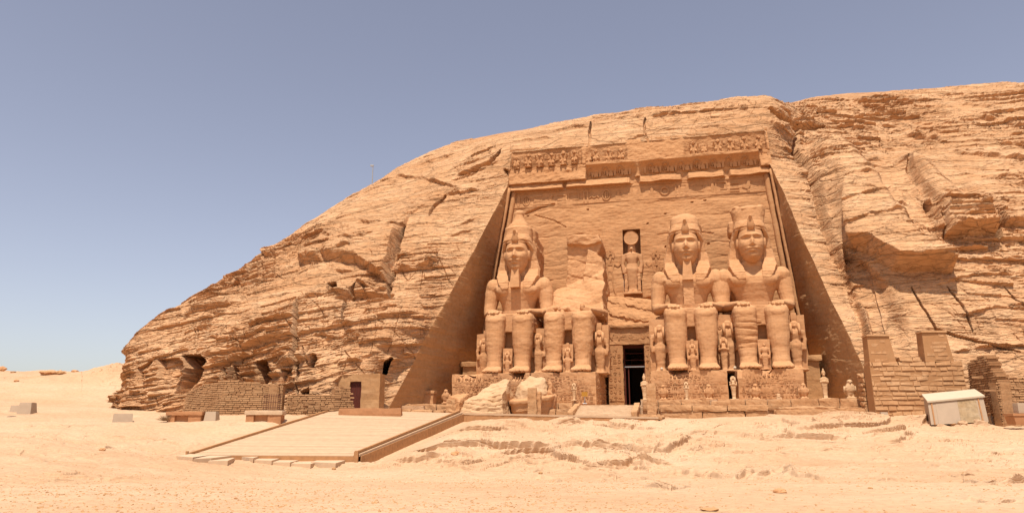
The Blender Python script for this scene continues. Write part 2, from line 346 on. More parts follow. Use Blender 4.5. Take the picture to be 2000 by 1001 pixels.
# right-hand masses
crack([(1556,290), (1590,370), (1610,440), (1635,500), (1668,560), (1690,640), (1704,690)], 13, 1.7)
crack([(1770,312), (1772,340), (1800,390), (1830,430), (1838,470)], 7, .9)
crack([(1800,410), (1815,425), (1822,440)], 8, 1.2); crack([(1938,430), (1945,450), (1948,470)], 9, 2.4)
crack([(1500,212), (1540,240), (1560,250), (1610,250)], 6, 1.6); crack([(1558,245), (1552,300), (1568,330)], 6, 1.8)
crack([(1780,560), (1830,640), (1890,660), (1990,690)], 3, 1.0); crack([(1850,560), (1880,600), (1900,650)], 2.5, .8); crack([(1960,560), (1990,600), (2030,640)], 2.5, .8)
step([(1760,262), (1800,270), (1850,278)], 1.6, 22); step([(1850,300), (1900,304), (1990,312), (2080,310)], 1.4, 26)
step([(1590,212), (1640,214), (1700,202), (1780,208)], .9, 12); step([(1500,250), (1560,246), (1610,250)], 1.0, 16)
step([(1560,330), (1640,325), (1700,318), (1770,330)], .9, 30); step([(1590,390), (1660,380), (1740,372), (1800,385)], .8, 26)
step([(1600,440), (1680,418), (1760,402), (1800,410)], .7, 22); step([(1640,476), (1700,455), (1790,445)], .7, 20)
step([(1850,230), (1920,236), (2000,250), (2060,248)], 1.2, 18); step([(1880,350), (1960,356), (2060,350)], .9, 20)
step([(1820,560), (1900,540), (2000,536)], .8, 16); step([(1870,620), (1940,606), (2050,600)], .8, 18)
step([(1860,690), (1920,676), (2000,680), (2080,676)], 1.3, 16)
# above the facade
crack([(1153,235), (1152,265), (1148,300)], 3, 1.1); crack([(1260,232), (1258,262), (1272,285)], 3, .9); crack([(1262,262), (1230,275), (1225,292)], 3.5, 1.2)
step([(1150,290), (1200,278), (1225,268), (1262,264)], 1.1, 16); step([(1010,312), (1060,298), (1100,290), (1140,286)], 1.3, 12)
step([(1050,255), (1120,248), (1160,250)], .9, 12); step([(1170,240), (1250,232), (1330,226)], .8, 10); step([(1290,255), (1380,250), (1440,240)], .7, 12)
step([(1340,282), (1400,270), (1450,262), (1495,252)], .9, 9); step([(1000,275), (1050,268), (1080,266)], 1.0, 10)
crack([(978,290), (965,312), (930,332), (900,342)], 5, 1.6); step([(895,345), (930,336), (972,318)], 1.4, 20)
crack([(985,330), (1000,345), (1012,350)], 6, 1.6); step([(868,385), (905,380), (935,376)], 1.6, 24); crack([(872,384), (850,402), (838,418)], 5, 1.0)
step([(800,330), (860,312), (910,300)], .9, 16); step([(760,345), (830,352), (900,372)], .9, 16)
step([(770,430), (830,405), (860,400)], .7, 14); step([(780,530), (830,524), (865,508)], 1.4, 22); step([(880,460), (905,452), (925,450)], .7, 10)
# bulging left mass
step([(500,498), (540,494), (572,486)], 2.0, 18); step([(610,520), (660,508), (700,500)], 1.6, 20); step([(640,470), (700,490), (740,470)], 1.2, 18)
crack([(790,440), (775,480), (765,540), (760,580)], 7, 2.2); step([(760,450), (790,440), (800,420)], 1.6, 12)
step([(580,600), (650,584), (690,580)], 1.5, 16); step([(700,560), (740,575), (770,560)], 1.5, 16)
crack([(590,590), (584,660), (578,740)], 5, 1.6); crack([(575,740), (574,800)], 2, .9); crack([(700,560), (680,590), (672,640)], 3.5, 1.3)
for k in range(26):
    x = RNG.uniform(280, 760); y = RNG.uniform(520, 760); L = RNG.uniform(30, 90); s = RNG.uniform(-.35, .1)
    step([(x, y), (x+L*.5, y+s*L*.5+RNG.uniform(-4, 4)), (x+L, y+s*L)], RNG.uniform(.5, 1.2), RNG.uniform(8, 18))
for k in range(16):
    x = RNG.uniform(680, 930); y = RNG.uniform(300, 640); L = RNG.uniform(30, 80); s = RNG.uniform(-.35, 0)
    if px.size and x+L < 990-(y-362)*.56: step([(x, y), (x+L*.5, y+s*L*.5), (x+L, y+s*L)], RNG.uniform(.3, .8), RNG.uniform(8, 16))
for k in range(22):
    x = RNG.uniform(1580, 1960); y = RNG.uniform(200, 420); L = RNG.uniform(40, 110)
    step([(x, y), (x+L*.5, y+RNG.uniform(-4, 8)), (x+L, y+RNG.uniform(0, 14))], RNG.uniform(.3, .8), RNG.uniform(8, 16))
# rock-cut niches and chambers of the left flank (sharp cuts into the rock)
D[:ri[1]//2] *= .3
# hold the rims of the recess to the rock's own edge so the cut walls meet it
edge = np.minimum(np.abs(np.arange(nc)-JL), np.abs(np.arange(nc)-JR))[None, :]*np.ones((nr, 1))
f = .45+.55*sst(0, 26, edge); below = (np.arange(nr)[:, None] <= RT) & np.ones((1, nc), bool); D = np.where(below, D*f, D)
hold = np.where((np.arange(nc) >= JL-2) & (np.arange(nc) <= JR+2), 1, 0)[None, :]*(1-sst(RT, RT+26, np.arange(nr)))[:, None]*(np.arange(nr)[:, None] >= RT-2)
D = D*(1-.85*hold)
crest = sst(ri[6]-30, ri[6]+5, np.arange(nr))[:, None]; D = D*(1-.45*crest)
PC = B + dirn*D[..., None] - Nv*(DH[..., None])
keep = np.ones((nr-1, nc-1), bool); keep[:RT, JL:JR] = False
cliff = mesh_np('cliff', PC.reshape(-1, 3), gridf(nr, nc, keep), M['cliff'])
tag(cliff, 'weathered sandstone cliff rising around and above the temple front', 'cliff', kind='structure')
rimL = toL(PC[:RT+1, JL]); rimR = toL(PC[:RT+1, JR]); rimT = toL(PC[RT, JL:JR+1])

# ------------------------------------------------------------------ the ground
GC = [(-200,1001,14.6), (1000,1001,14.6), (2200,1001,14.6), (0,940,28.5), (500,940,28), (1000,938,28), (1600,932,28.5), (2000,930,29),
 (120,880,44), (520,906,50), (350,892,51), (690,908,50.5), (900,895,48), (1300,890,46), (1700,885,45), (2000,880,44),
 (0,835,56), (240,822,61), (420,822,61), (550,822,61), (650,812,66), (820,850,58), (1000,830,62), (1250,822,65.5), (1500,817,64.6), (1712,816,62.8), (1950,830,58), (1850,832,57.5), (2100,835,55),
 (1400,850,57), (100,806,66), (0,795,70), (230,796,79), (310,806,71), (0,765,87), (120,770,86), (0,732,106), (60,727,112), (140,728,111), (210,722,104), (-300,727,110), (-300,780,75)]
gp = [atY(*g) for g in GC]
for q in ((-400,-200,0), (400,-200,0), (0,-60,-.1), (0,0,0), (-60,10,.2), (60,10,.1), (-500,300,8), (-150,300,9), (500,200,3), (-600,900,2), (600,900,2), (0,900,2), (90,60,2), (140,60,3), (20,85,1.5), (0,100,1.5), (60,120,1.5), (-120,105,9.5), (-95,80,5)): gp.append(np.array(q, float))
gp = np.array(gp); sc_ = 50.
def tps(r2): return np.where(r2 > 1e-12, r2*np.log(r2+1e-12), 0)
gx = gp[:, :2]/sc_; n_ = len(gx); A = np.zeros((n_+3, n_+3)); A[:n_, :n_] = tps(((gx[:, None]-gx[None])**2).sum(-1)) + np.eye(n_)*2e-3
A[:n_, n_] = 1; A[:n_, n_+1:] = gx; A[n_, :n_] = 1; A[n_+1:, :n_] = gx.T
sol = np.linalg.solve(A, np.concatenate([gp[:, 2], [0, 0, 0]]))
def gz0(x, y):
    x = np.asarray(x, float)/sc_; y = np.asarray(y, float)/sc_; z = sol[n_]+sol[n_+1]*x+sol[n_+2]*y
    for k in range(n_): z = z+sol[k]*tps((x-gx[k, 0])**2+(y-gx[k, 1])**2)
    return z
def ang(a): return np.radians(a)
az = np.concatenate([np.linspace(ang(-180), ang(-50), 60)[:-1], np.linspace(ang(-50), ang(-40), 40)[:-1], np.linspace(ang(-40), ang(42), 1250), np.linspace(ang(42), ang(50), 40)[1:], np.linspace(ang(50), ang(180), 60)[1:]])
rr = np.concatenate([[.02, 2, 5, 8, 10.5], np.geomspace(12, 60, 420), np.linspace(60.3, 120, 330), np.geomspace(122, 2500, 50)])
RR, AZ = np.meshgrid(rr, az, indexing='ij'); gX = RR*np.sin(AZ); gY = RR*np.cos(AZ)
g0 = gz0(gX, gY); g0 = np.where(RR > 400, 3+(g0-3)*np.clip(1-(RR-400)/400, 0, 1), g0)
gpx, gpy = proj(np.stack([gX, gY, g0], -1)); gpx = np.where(gY > 1, gpx, -9999); 
T = np.zeros(gX.shape)
fr = sst(200, 120, RR)
# bedrock shows on the rise; sand and gravel lie close to the camera and on the far left slope
rockm = np.clip(sst(30, 42, RR)*(1-sst(-30, -46, gX)) + 0*gX, 0, 1); rockm = rockm*(.3+.7*sst(-14, -5, gX+.45*(60-gY)))*np.clip(.55+1.3*fbm(gX*.06, gY*.06, gX*0, 3, seed=21), .1, 1.1)
q = fbm(gX*.05, gY*.12, gX*0+3, 4, seed=22)
def ridges(x, y, sc, seed):                                   # thin tilted slabs: sawtooth steps along a warped direction
    wv = fbm(x*sc*.5, y*sc*.5, x*0, 3, seed=seed)
    s = y*sc+1.6*wv; f = s-np.floor(s); e = hsh(np.floor(s), np.floor(x*sc*.35+wv+hsh(np.floor(s), np.floor(s)*0+seed)*9))
    return e*np.where(f < .93, f, (1-f)/.07*.93)
T += .30*q*fr*sst(14, 40, RR)
def plates(x, y, sc, seed, tl=.3):
    wv = fbm(x*sc*.3, y*sc*.3, x*0, 3, seed=seed); q_ = (y+tl*x)*sc+2.2*wv; i = np.floor(q_); f = q_-i
    e = np.clip(.55+1.5*perlin(x*sc*.45+hsh(i+seed, i*0)*50, i*7.3+seed, i*0+.5), 0, 1)
    e = e*sst(-.35, .15, perlin(x*sc*1.6+i*11.3, i*3.1+seed*2, i*0+.5))
    return e*np.clip(1-f, 0, 1)**1.2*sst(0, .05, f)
TL = rockm*fr*(.50*plates(gX, gY, .17, 23)+.26*plates(gX, gY, .40, 24, -.2)+.12*plates(gX, gY, .95, 28, .2)+.05*plates(gX, gY, 2.2, 29, -.1))
T += TL; T -= .10*rockm*fr*(1-sst(0, .03, np.abs(fbm(gX*.13, gY*.3, gX*0, 3, seed=35))))
T += fr*(.06*fbm(gX*.5, gY*.5, gX*0, 4, seed=25)*sst(8, 30, RR) + .012*fbm(gX*3, gY*3, gX*0, 3, seed=26))
def gcrack(pts, wpx, depth):
    m = (gpx > min(p[0] for p in pts)-30) & (gpx < max(p[0] for p in pts)+30) & (gpy > min(p[1] for p in pts)-20) & (gpy < max(p[1] for p in pts)+20) & (gY > 1)
    if not m.any(): return
    jx = perlin(gpx[m]*.05, gpy[m]*.1, gpx[m]*0+pts[0][0])*5
    d, t = seg_d(gpx[m], gpy[m]+jx*.5, pts); tp = .25+.75*np.sqrt(np.clip(4*t*(1-t), 0, 1))
    T[m] -= depth*(1-sst(.2*wpx, wpx, d/tp))
TS = np.zeros(gX.shape)
def gstep(pts, amt, fade):
    """the slab behind the line stands up: its near edge is a small scarp facing the camera"""
    x0, x1 = pts[0][0], pts[-1][0]; m = (gpx > x0) & (gpx < x1) & (gpy > min(p[1] for p in pts)-fade-8) & (gpy < max(p[1] for p in pts)+8) & (gY > 1)
    if not m.any(): return
    xs = gpx[m]; yy = np.interp(xs, [p[0] for p in pts], [p[1] for p in pts])+1.3*perlin(xs*.025, xs*0+pts[0][1], xs*0)+.25*perlin(xs*.1, xs*0+pts[0][1], xs*0)
    e = np.sqrt(np.clip(np.minimum(xs-x0, x1-xs)/(.3*(x1-x0)), 0, 1)); d = yy-gpy[m]
    md = np.clip(.6+.9*perlin(xs*.03, xs*0+pts[0][1]*.37, xs*0), .05, 1.3)
    v_ = amt*e*md*sst(-.4, .8, d)*np.clip(1-d/fade, 0, 1)**1.3; T[m] += v_; TS[m] += v_
for pts, a, f_ in (([(1250,926), (1330,920), (1420,930), (1500,922), (1560,928), (1620,936)], .42, 16), ([(1320,928), (1400,924), (1440,930)], .3, 10), ([(1455,930), (1530,920), (1570,932)], .35, 10),
  ([(1000,875), (1030,880), (1062,874)], .35, 12), ([(1200,906), (1260,900), (1300,908)], .22, 10), ([(1330,872), (1420,866), (1470,868)], .2, 12), ([(1245,882), (1275,890), (1290,884)], .3, 10),
  ([(1100,855), (1140,862), (1180,866)], .22, 10), ([(1010,915), (1040,920), (1060,914)], .25, 8), ([(1260,950), (1310,958), (1350,948)], .22, 14), ([(1160,925), (1190,930), (1240,926)], .22, 8),
  ([(1700,932), (1730,938), (1770,934)], .2, 8), ([(1880,940), (1930,948), (2000,940), (2080,944)], .3, 12), ([(1850,975), (1940,985), (2000,978)], .12, 14), ([(1380,996), (1450,1000), (1490,998)], .1, 10),
  ([(1350,840), (1420,834), (1500,838)], .14, 8), ([(1560,860), (1640,852), (1740,858)], .14, 10), ([(1480,890), (1560,884), (1660,890)], .16, 10), ([(1700,880), (1800,876), (1900,884)], .15, 10),
  ([(900,856), (950,850), (1010,854)], .2, 10), ([(940,884), (990,892), (1020,888)], .2, 8), ([(870,880), (900,890), (930,888)], .18, 8), ([(1040,900), (1100,896), (1150,900)], .18, 8),
  ([(30,862), (70,858), (110,862)], .25, 8), ([(265,838), (320,834), (350,832)], .2, 7), ([(375,838), (430,832), (480,830)], .22, 7), ([(190,880), (205,884), (220,878)], .16, 5)): gstep(pts, a, f_)
for k in range(190):
    x = RNG.uniform(830, 2080); y = RNG.uniform(824, 935); L = RNG.uniform(25, 90)
    gstep([(x, y), (x+L*.5, y+RNG.uniform(-4, 5)), (x+L, y+RNG.uniform(-3, 5))], RNG.uniform(.09, .34)*(1 if x < 1500 else .6), RNG.uniform(4, 9))
for k in range(26):
    x = RNG.uniform(0, 600); y = RNG.uniform(830, 900); L = RNG.uniform(15, 50)
    gstep([(x, y), (x+L*.5, y+RNG.uniform(-2, 3)), (x+L, y+RNG.uniform(-2, 2))], RNG.uniform(.05, .14), RNG.uniform(4, 7))
# rocky ridge behind the left end of the cliff
rd = sst(105, 10, np.hypot(gpx-255, (gpy-722)*2.2))*(gY > 70)*(gY < 130)
T += rd*(.5+.9*ridges(gX, gY+gX*.3, .45, 31)+.6*fbm(gX*.4, gY*.4, gX*0, 4, seed=32))
sk = sst(85, 100, gY)*(gY < 125)*(gpx < 160)*(gpx > -300); T += sk*(.25*ridges(gX, gY, .3, 33)+.25*np.clip(fbm(gX*.3, gY*.3, gX*0, 3, seed=34), 0, 1))
GZ = g0+T
# the deck stands clear of the ground: nearly flush on its left edge, on boards on its right
_A, _B, _C, _D = atY(375, 887, 52), atY(690, 889, 52), atY(895, 806, 66), atY(655, 799.5, 66)
_t = np.clip((gY-52)/14, -.3, 1.25); _xl = _A[0]+(_D[0]-_A[0])*_t; _xr = _B[0]+(_C[0]-_B[0])*_t; _zd = (_A[2]+(_D[2]-_A[2])*_t)*.5+(_B[2]+(_C[2]-_B[2])*_t)*.5
_on = (gY > 50.5) & (gY < 70)
_lim = np.where(gX < _xl, _zd-.12+(_xl-gX)*.35, np.where(gX > _xr, _zd-.85+np.clip(gX-_xr-1.0, 0, 9)*.32-.3*sst(58, 52, gY)*0, _zd-.35-.4*sst(0, 4, gX-_xl)))
_lim = np.where(gY < 52, np.maximum(_lim, _zd-.42), _lim)
_near = (gX > _xl-4) & (gX < _xr+6) & _on
GZ = np.where(_near, np.minimum(GZ, _lim), GZ)
_bwz = atY(1100, 810.5, 66)[2]; _m = (gY > 64.6) & (gY < 70.5) & (gX > _C[0]-.5) & (gX < 13.2); GZ = np.where(_m, np.minimum(GZ, _bwz-.55+.25*fbm(gX*.3, gY*.3, gX*0, 2, seed=77)), GZ)
FLOOR = None
gYs = gY - .8*np.clip(TL+.6*TS, 0, .5)
ground = mesh_np('ground', np.stack([gX, gYs, GZ], -1).reshape(-1, 3), gridf(len(rr), len(az)), M['ground'])
tag(ground, 'pale bedrock and gravel forecourt sloping up to the temple', 'ground', kind='structure')
def gz(x, y):
    """height of the finished ground at a world point"""
    r = np.hypot(x, y); a = np.arctan2(x, y); i = int(np.clip(np.searchsorted(rr, r)-1, 0, len(rr)-2)); j = int(np.clip(np.searchsorted(az, a)-1, 0, len(az)-2))
    s = (r-rr[i])/(rr[i+1]-rr[i]); t = (a-az[j])/(az[j+1]-az[j])
    return float((GZ[i, j]*(1-t)+GZ[i, j+1]*t)*(1-s)+(GZ[i+1, j]*(1-t)+GZ[i+1, j+1]*t)*s)
def onground(x, y):
    """world point where the ray through a photograph pixel meets the finished ground"""
    lo = None
    for Yv in np.arange(10, 130, .25):
        P = atY(x, y, Yv)
        if P[2] <= gz(P[0], P[1]): return np.array([P[0], P[1], gz(P[0], P[1])])
    return atY(x, y, 60)
# ------------------------------------------------------------------ mesh builder in a thing's own axes: x right, y into the rock, z up (figures look along -y)
class MB:
    def __init__(s): s.v = []; s.f = []; s.n = 0
    def add(s, V, F):
        V = np.asarray(V, float); s.v.append(V); s.f += [tuple(int(i)+s.n for i in f) for f in F]; s.n += len(V); return s
    def box(s, x0, x1, y0, y1, z0, z1, tx=0, ty=0):
        """tx, ty: how much narrower the top is on each side"""
        V = [(x0,y0,z0),(x1,y0,z0),(x1,y1,z0),(x0,y1,z0),(x0+tx,y0+ty,z1),(x1-tx,y0+ty,z1),(x1-tx,y1-ty,z1),(x0+tx,y1-ty,z1)]
        return s.add(V, [(0,3,2,1),(4,5,6,7),(0,1,5,4),(1,2,6,5),(2,3,7,6),(3,0,4,7)])
    def hexa(s, P): return s.add(P, [(0,3,2,1),(4,5,6,7),(0,1,5,4),(1,2,6,5),(2,3,7,6),(3,0,4,7)])
    def gbox(s, x0, x1, y0, y1, z0, z1, res, rnd=.0, tx=0, ty=0):
        def lin(a, b): return np.linspace(a, b, max(2, int(abs(b-a)/res)+2))
        xs, ys, zs = lin(x0, x1), lin(y0, y1), lin(z0, z1)
        def face(A, Bq, f, flip):
            a, b = np.meshgrid(A, Bq, indexing='ij'); V = f(a, b).reshape(-1, 3); F = gridf(len(A), len(Bq))
            s.add(V, F[:, ::-1] if flip else F)
        st = lambda *q: np.stack(np.broadcast_arrays(*q), -1)
        k0 = len(s.v)
        face(xs, zs, lambda a, b: st(a, y0+0*a, b), True); face(xs, zs, lambda a, b: st(a, y1+0*a, b), False)
        face(ys, zs, lambda a, b: st(x0+0*a, a, b), False); face(ys, zs, lambda a, b: st(x1+0*a, a, b), True)
        face(xs, ys, lambda a, b: st(a, b, z0+0*a), True); face(xs, ys, lambda a, b: st(a, b, z1+0*a), False)
        c = np.array([(x0+x1)/2, (y0+y1)/2, (z0+z1)/2]); h = np.array([abs(x1-x0)/2, abs(y1-y0)/2, abs(z1-z0)/2])
        for k in range(k0, len(s.v)):
            V = s.v[k]; q = (V-c); t = (V[:, 2]-z0)/(z1-z0+1e-9)
            if rnd:
                inn = np.clip(q, -(h-rnd), h-rnd); dd = q-inn; L = np.linalg.norm(dd, axis=1, keepdims=True); q = inn+np.where(L > 1e-9, dd/np.maximum(L, 1e-9)*np.minimum(L, rnd), 0); V = c+q
            V = V.copy(); V[:, 0] = c[0]+(V[:, 0]-c[0])*(1-tx*t/h[0]); V[:, 1] = c[1]+(V[:, 1]-c[1])*(1-ty*t/h[1]); s.v[k] = V
        return s
    def loft(s, loops, cap=True):
        loops = [np.asarray(l, float) for l in loops]; n = len(loops[0]); V = np.concatenate(loops); F = []
        for k in range(len(loops)-1):
            for i in range(n): j = (i+1) % n; F.append((k*n+i, k*n+j, (k+1)*n+j, (k+1)*n+i))
        if cap: F.append(tuple(range(n))[::-1]); F.append(tuple((len(loops)-1)*n+i for i in range(n)))
        return s.add(V, F)
    def ell(s, c, r, n=16, m=10, pw=1.0):
        L = []
        for k in range(m+1):
            ph = -pi/2+pi*(k+.0)/m; ph = max(-pi/2+.02, min(pi/2-.02, ph))
            L.append([(c[0]+r[0]*cos(ph)*cos(2*pi*i/n), c[1]+r[1]*cos(ph)*sin(2*pi*i/n), c[2]+r[2]*sin(ph)) for i in range(n)])
        return s.loft(L)
    def tube(s, P, R, n=12, up=(0, 0, 1)):
        """tapered limb along points P; R = radii, or (side, vertical) pairs"""
        P = [np.array(p, float) for p in P]; L = []
        for k, p in enumerate(P):
            d = P[min(k+1, len(P)-1)]-P[max(k-1, 0)]; d /= np.linalg.norm(d)+1e-9
            a = np.cross(d, up); 
            if np.linalg.norm(a) < .2: a = np.cross(d, (0, 1, 0))
            a /= np.linalg.norm(a); b = np.cross(a, d); r = R[k] if isinstance(R[k], (tuple, list)) else (R[k], R[k])
            L.append([p+a*r[0]*cos(2*pi*i/n)+b*r[1]*sin(2*pi*i/n) for i in range(n)])
        return s.loft(L)
    def hsec(s, secs, n=20, pw=2.4):
        """stack of rounded horizontal sections (cx, cy, z, rx, ry)"""
        L = []
        for cx, cy, z, rx, ry in secs:
            l = []
            for i in range(n):
                t = 2*pi*i/n; c_, s_ = cos(t), sin(t)
                l.append((cx+rx*math.copysign(abs(c_)**(2/pw), c_), cy+ry*math.copysign(abs(s_)**(2/pw), s_), z))
            L.append(l)
        return s.loft(L)
    def prism(s, pts, y0, y1):
        """outline in (x, z) pushed from y0 to y1"""
        n = len(pts); V = [(x, y0, z) for x, z in pts]+[(x, y1, z) for x, z in pts]
        a = sum(pts[i][0]*pts[(i+1) % n][1]-pts[(i+1) % n][0]*pts[i][1] for i in range(n))
        F = [tuple(range(n)), tuple(range(n, 2*n))[::-1]]+[((i+1) % n, i, n+i, n+(i+1) % n) for i in range(n)]
        if a < 0: F = [f[::-1] for f in F]
        return s.add(V, F)
    def arr(s): return np.concatenate(s.v)
    def build(s, name, mat, parent=None, noise=None, remesh=None, smooth=False, seed=0, fn=None, sm_it=0):
        V = s.arr(); me = bpy.data.meshes.new(name); me.from_pydata(V.tolist(), [], s.f); me.update()
        if remesh:
            tmp = bpy.data.objects.new('tmp', me); C.objects.link(tmp)
            md = tmp.modifiers.new('r', 'REMESH'); md.mode = 'VOXEL'; md.voxel_size = remesh; md.adaptivity = 0
            if sm_it: q = tmp.modifiers.new('s', 'SMOOTH'); q.iterations = sm_it; q.factor = .5
            dg = bpy.context.evaluated_depsgraph_get(); m2 = bpy.data.meshes.new_from_object(tmp.evaluated_get(dg))
            bpy.data.objects.remove(tmp); bpy.data.meshes.remove(me); me = m2; me.name = name
        if noise or fn:
            V = np.empty(len(me.vertices)*3, np.float32); me.vertices.foreach_get('co', V); V = V.reshape(-1, 3)
            if fn: V = fn(V)
            if noise:
                for amp, fr in noise: V = V+amp*np.stack([fbm(V[:, 0]*fr+k*31+seed, V[:, 1]*fr+seed*3, V[:, 2]*fr*1.5, 3) for k in range(3)], -1)
            me.vertices.foreach_set('co', V.astype(np.float32).ravel()); me.update()
        if smooth: me.polygons.foreach_set('use_smooth', np.full(len(me.polygons), True))
        me.materials.clear(); me.materials.append(mat); o = bpy.data.objects.new(name, me); C.objects.link(o)
        if parent: o.parent = parent
        return o
def world_thing(mb, name, mat, label, cat, **kw):
    """a one-mesh thing whose builder already used world coordinates: give it an origin at its base"""
    V = mb.arr(); base = np.array([V[:, 0].mean(), V[:, 1].mean(), V[:, 2].min()]); mb.v = [q-base for q in mb.v]
    g = kw.pop('group', None); o = mb.build(name, mat, None, **kw); o.location = base; return tag(o, label, cat, g)
def copy_tree(o, parent=None):
    c = o.copy(); C.objects.link(c); c.parent = parent
    for ch in list(o.children): copy_tree(ch, c)
    return c
def place(o, u, v, w, rot=0, sc=1.0):
    o.matrix_world = Matrix.Translation(Vector(W(u, v, w))) @ Matrix.Rotation(-TH+rot, 4, 'Z') @ Matrix.Scale(sc, 4); return o

# ------------------------------------------------------------------ small materials
def plain(name, c, rough=.7, metal=0., var=.15, sc=8, bump=.15):
    m, t, b = mat_new(name, rough); b.inputs['Metallic'].default_value = metal
    n = t.nodes.new('ShaderNodeTexNoise'); n.inputs['Scale'].default_value = sc; n.inputs['Detail'].default_value = 6
    g = t.nodes.new('ShaderNodeNewGeometry'); t.links.new(g.outputs['Position'], n.inputs['Vector'])
    r = t.nodes.new('ShaderNodeMix'); r.data_type = 'RGBA'; r.inputs[6].default_value = (*[x*(1-var) for x in c], 1); r.inputs[7].default_value = (*[min(1, x*(1+var)) for x in c], 1)
    t.links.new(n.outputs['Fac'], r.inputs[0]); t.links.new(r.outputs[2], b.inputs['Base Color'])
    bp = t.nodes.new('ShaderNodeBump'); bp.inputs['Strength'].default_value = bump; bp.inputs['Distance'].default_value = .03
    t.links.new(n.outputs['Fac'], bp.inputs['Height']); t.links.new(bp.outputs[0], b.inputs['Normal']); return m
M['dark_wood'] = plain('dark_red_wood', (.10, .025, .015), .6)
M['wood'] = plain('weathered_timber', (.40, .20, .085), .8, var=.3, sc=3)
M['plank'] = plain('pale_deck_planks', (.52, .345, .205), .85, var=.16, sc=2)
M['slab'] = plain('pale_paving_slab', (.56, .39, .24), .9, var=.12, sc=3)
M['conc'] = plain('pale_painted_concrete', (.42, .31, .21), .85, var=.1, sc=2)
M['white'] = plain('white_painted_panel', (.52, .41, .28), .7, var=.08, sc=2)
M['planter'] = plain('terracotta_stone', (.42, .20, .09), .85, var=.2, sc=4)
M['iron'] = plain('rusty_iron', (.12, .045, .03), .7, var=.4)
M['metal'] = plain('grey_metal', (.35, .34, .32), .5, .3)
M['twig'] = plain('dry_twigs', (.30, .18, .09), .9)
M['sign'] = plain('yellow_sign', (.40, .19, .03), .7)
M['dark'] = plain('passage_shade_stone', (.10, .06, .035), .95)  # sandstone painted near black, the passage's shade put into its colour

# ------------------------------------------------------------------ the temple front
def wallw(v): return -.1*v
def cuL(v): return np.interp(v, [-3, 0, 27.6, 34], [-19.7, -19.4, -15.35, -15.2])
def cuR(v): return np.interp(v, [-3, 0, 27.6, 34], [19.7, 19.4, 17.25, 17.05])
temple = thing('temple_front', 'rock-cut temple front of sandstone behind the four seated colossi', 'temple', 0, 0, 0)
def LW(u, v, w): return (u, -w, v)
DX0, DX1, DZ1 = -1.02, 1.42, 6.75
NX0, NX1, NZ0, NZ1 = -.85, 1.32, 13.0, 21.4
def merge(a, extra):
    a = np.concatenate([a, extra]); a = np.unique(np.round(a, 4)); return a
us = merge(np.linspace(0, 1, 300), []); vs = merge(np.linspace(-1.2, 28.2, 230), [0, DZ1, NZ0, NZ1])
# columns in absolute u near the openings so their edges are exact
ucols = merge(np.linspace(-19.6, 19.6, 330), [DX0, DX1, NX0, NX1])
UU, VV = np.meshgrid(ucols, vs, indexing='ij')
uL, uR = cuL(VV), cuR(VV); UU = np.where(UU < -3, -3+(UU+3)*(uL+3)/(-19.6+3), np.where(UU > 3.5, 3.5+(UU-3.5)*(uR-3.5)/(19.6-3.5), UU))
wd_ = wallw(VV) + .10*fbm(UU*.25, VV*.5, UU*0, 4, seed=41) + .035*fbm(UU*1.2, VV*3.5, UU*0, 4, seed=42)
so_, sb_ = strata(UU+.8*fbm(UU*.2, VV*.2, UU*0, 2, seed=5), VV+.3*fbm(UU*.3, VV*.3, UU*0, 3, seed=43), 1.9, 6.5, 9, .02); wd_ += .05*so_+.03*sb_
def wcrack(pts, r, dep):
    d, t = seg_d(UU.astype(np.float32), VV.astype(np.float32), pts); global wd_
    wd_ = wd_-dep*(1-sst(.3*r, r, d))
wcrack([(-13.2, 24.4), (-11, 25.2), (-9.5, 25.4)], .22, .35); wcrack([(-12, 24.1), (-9.5, 23.2), (-8, 22.2)], .12, .15); wcrack([(3.5, 20.5), (7, 20.8), (10, 20.2)], .15, .12)
wcrack([(-3, 12.4), (-1, 12.2), (3, 12.6)], .2, .3); wcrack([(2, 10), (3.2, 14), (3.1, 18)], .1, .1)
for k in range(14):
    a, b = random.uniform(-13, 15), random.uniform(18, 25); wcrack([(a, b), (a+.1, b)], .14, .3)
keepw = np.ones((len(ucols)-1, len(vs)-1), bool)
iu = lambda x: int(np.argmin(abs(ucols-x))); iv = lambda x: int(np.argmin(abs(vs-x)))
keepw[iu(DX0):iu(DX1), :iv(DZ1)] = False; keepw[iu(NX0):iu(NX1), iv(NZ0):iv(NZ1)] = False
back = mesh_np('back_wall', np.stack([UU, -wd_, VV], -1).reshape(-1, 3), gridf(len(ucols), len(vs), keepw), M['wall'], temple)
def side(rim, cu, name, sgn):
    m = 90; t = np.linspace(0, 1, m)[None, :]; v = rim[:, 1][:, None]; 
    u0 = cu(v); w0 = wallw(v); u_ = rim[:, 0][:, None]*t+u0*(1-t); w_ = rim[:, 2][:, None]*t+w0*(1-t); v_ = v+0*t
    am = np.sin(np.pi*t)**.4
    dd = .16*fbm(w_*.2, v_*.3, w_*0+sgn, 4, seed=44)+.04*fbm(w_*1.0, v_*2.5, w_*0, 3, seed=45)
    so, sb = strata(w_, v_+.12*w_, 1.7, 7, 12+sgn, .02); dd += .05*so
    u_ = u_-sgn*dd*am
    return mesh_np(name, np.stack([u_, -w_, v_], -1).reshape(-1, 3), gridf(len(rim), m), M['cut'], temple)
side(rimL, cuL, 'side_wall', -1); side(rimR, cuR, 'side_wall', 1)
# corner torus mouldings
for cu, s_ in ((cuL, 1), (cuR, -1)):
    mb = MB(); P = [LW(cu(v)+s_*.55, v, wallw(v)+.12) for v in np.linspace(3, 27.8, 30)]; mb.tube(P, [.36]*30, 12)
    P = [LW(cu(v)+s_*.05, v, wallw(v)+.9) for v in np.linspace(3, 27.8, 30)]; mb.tube(P, [.22]*30, 8)
    mb.build('corner_moulding', M['wall'], temple, noise=[(.05, .6)], smooth=True)
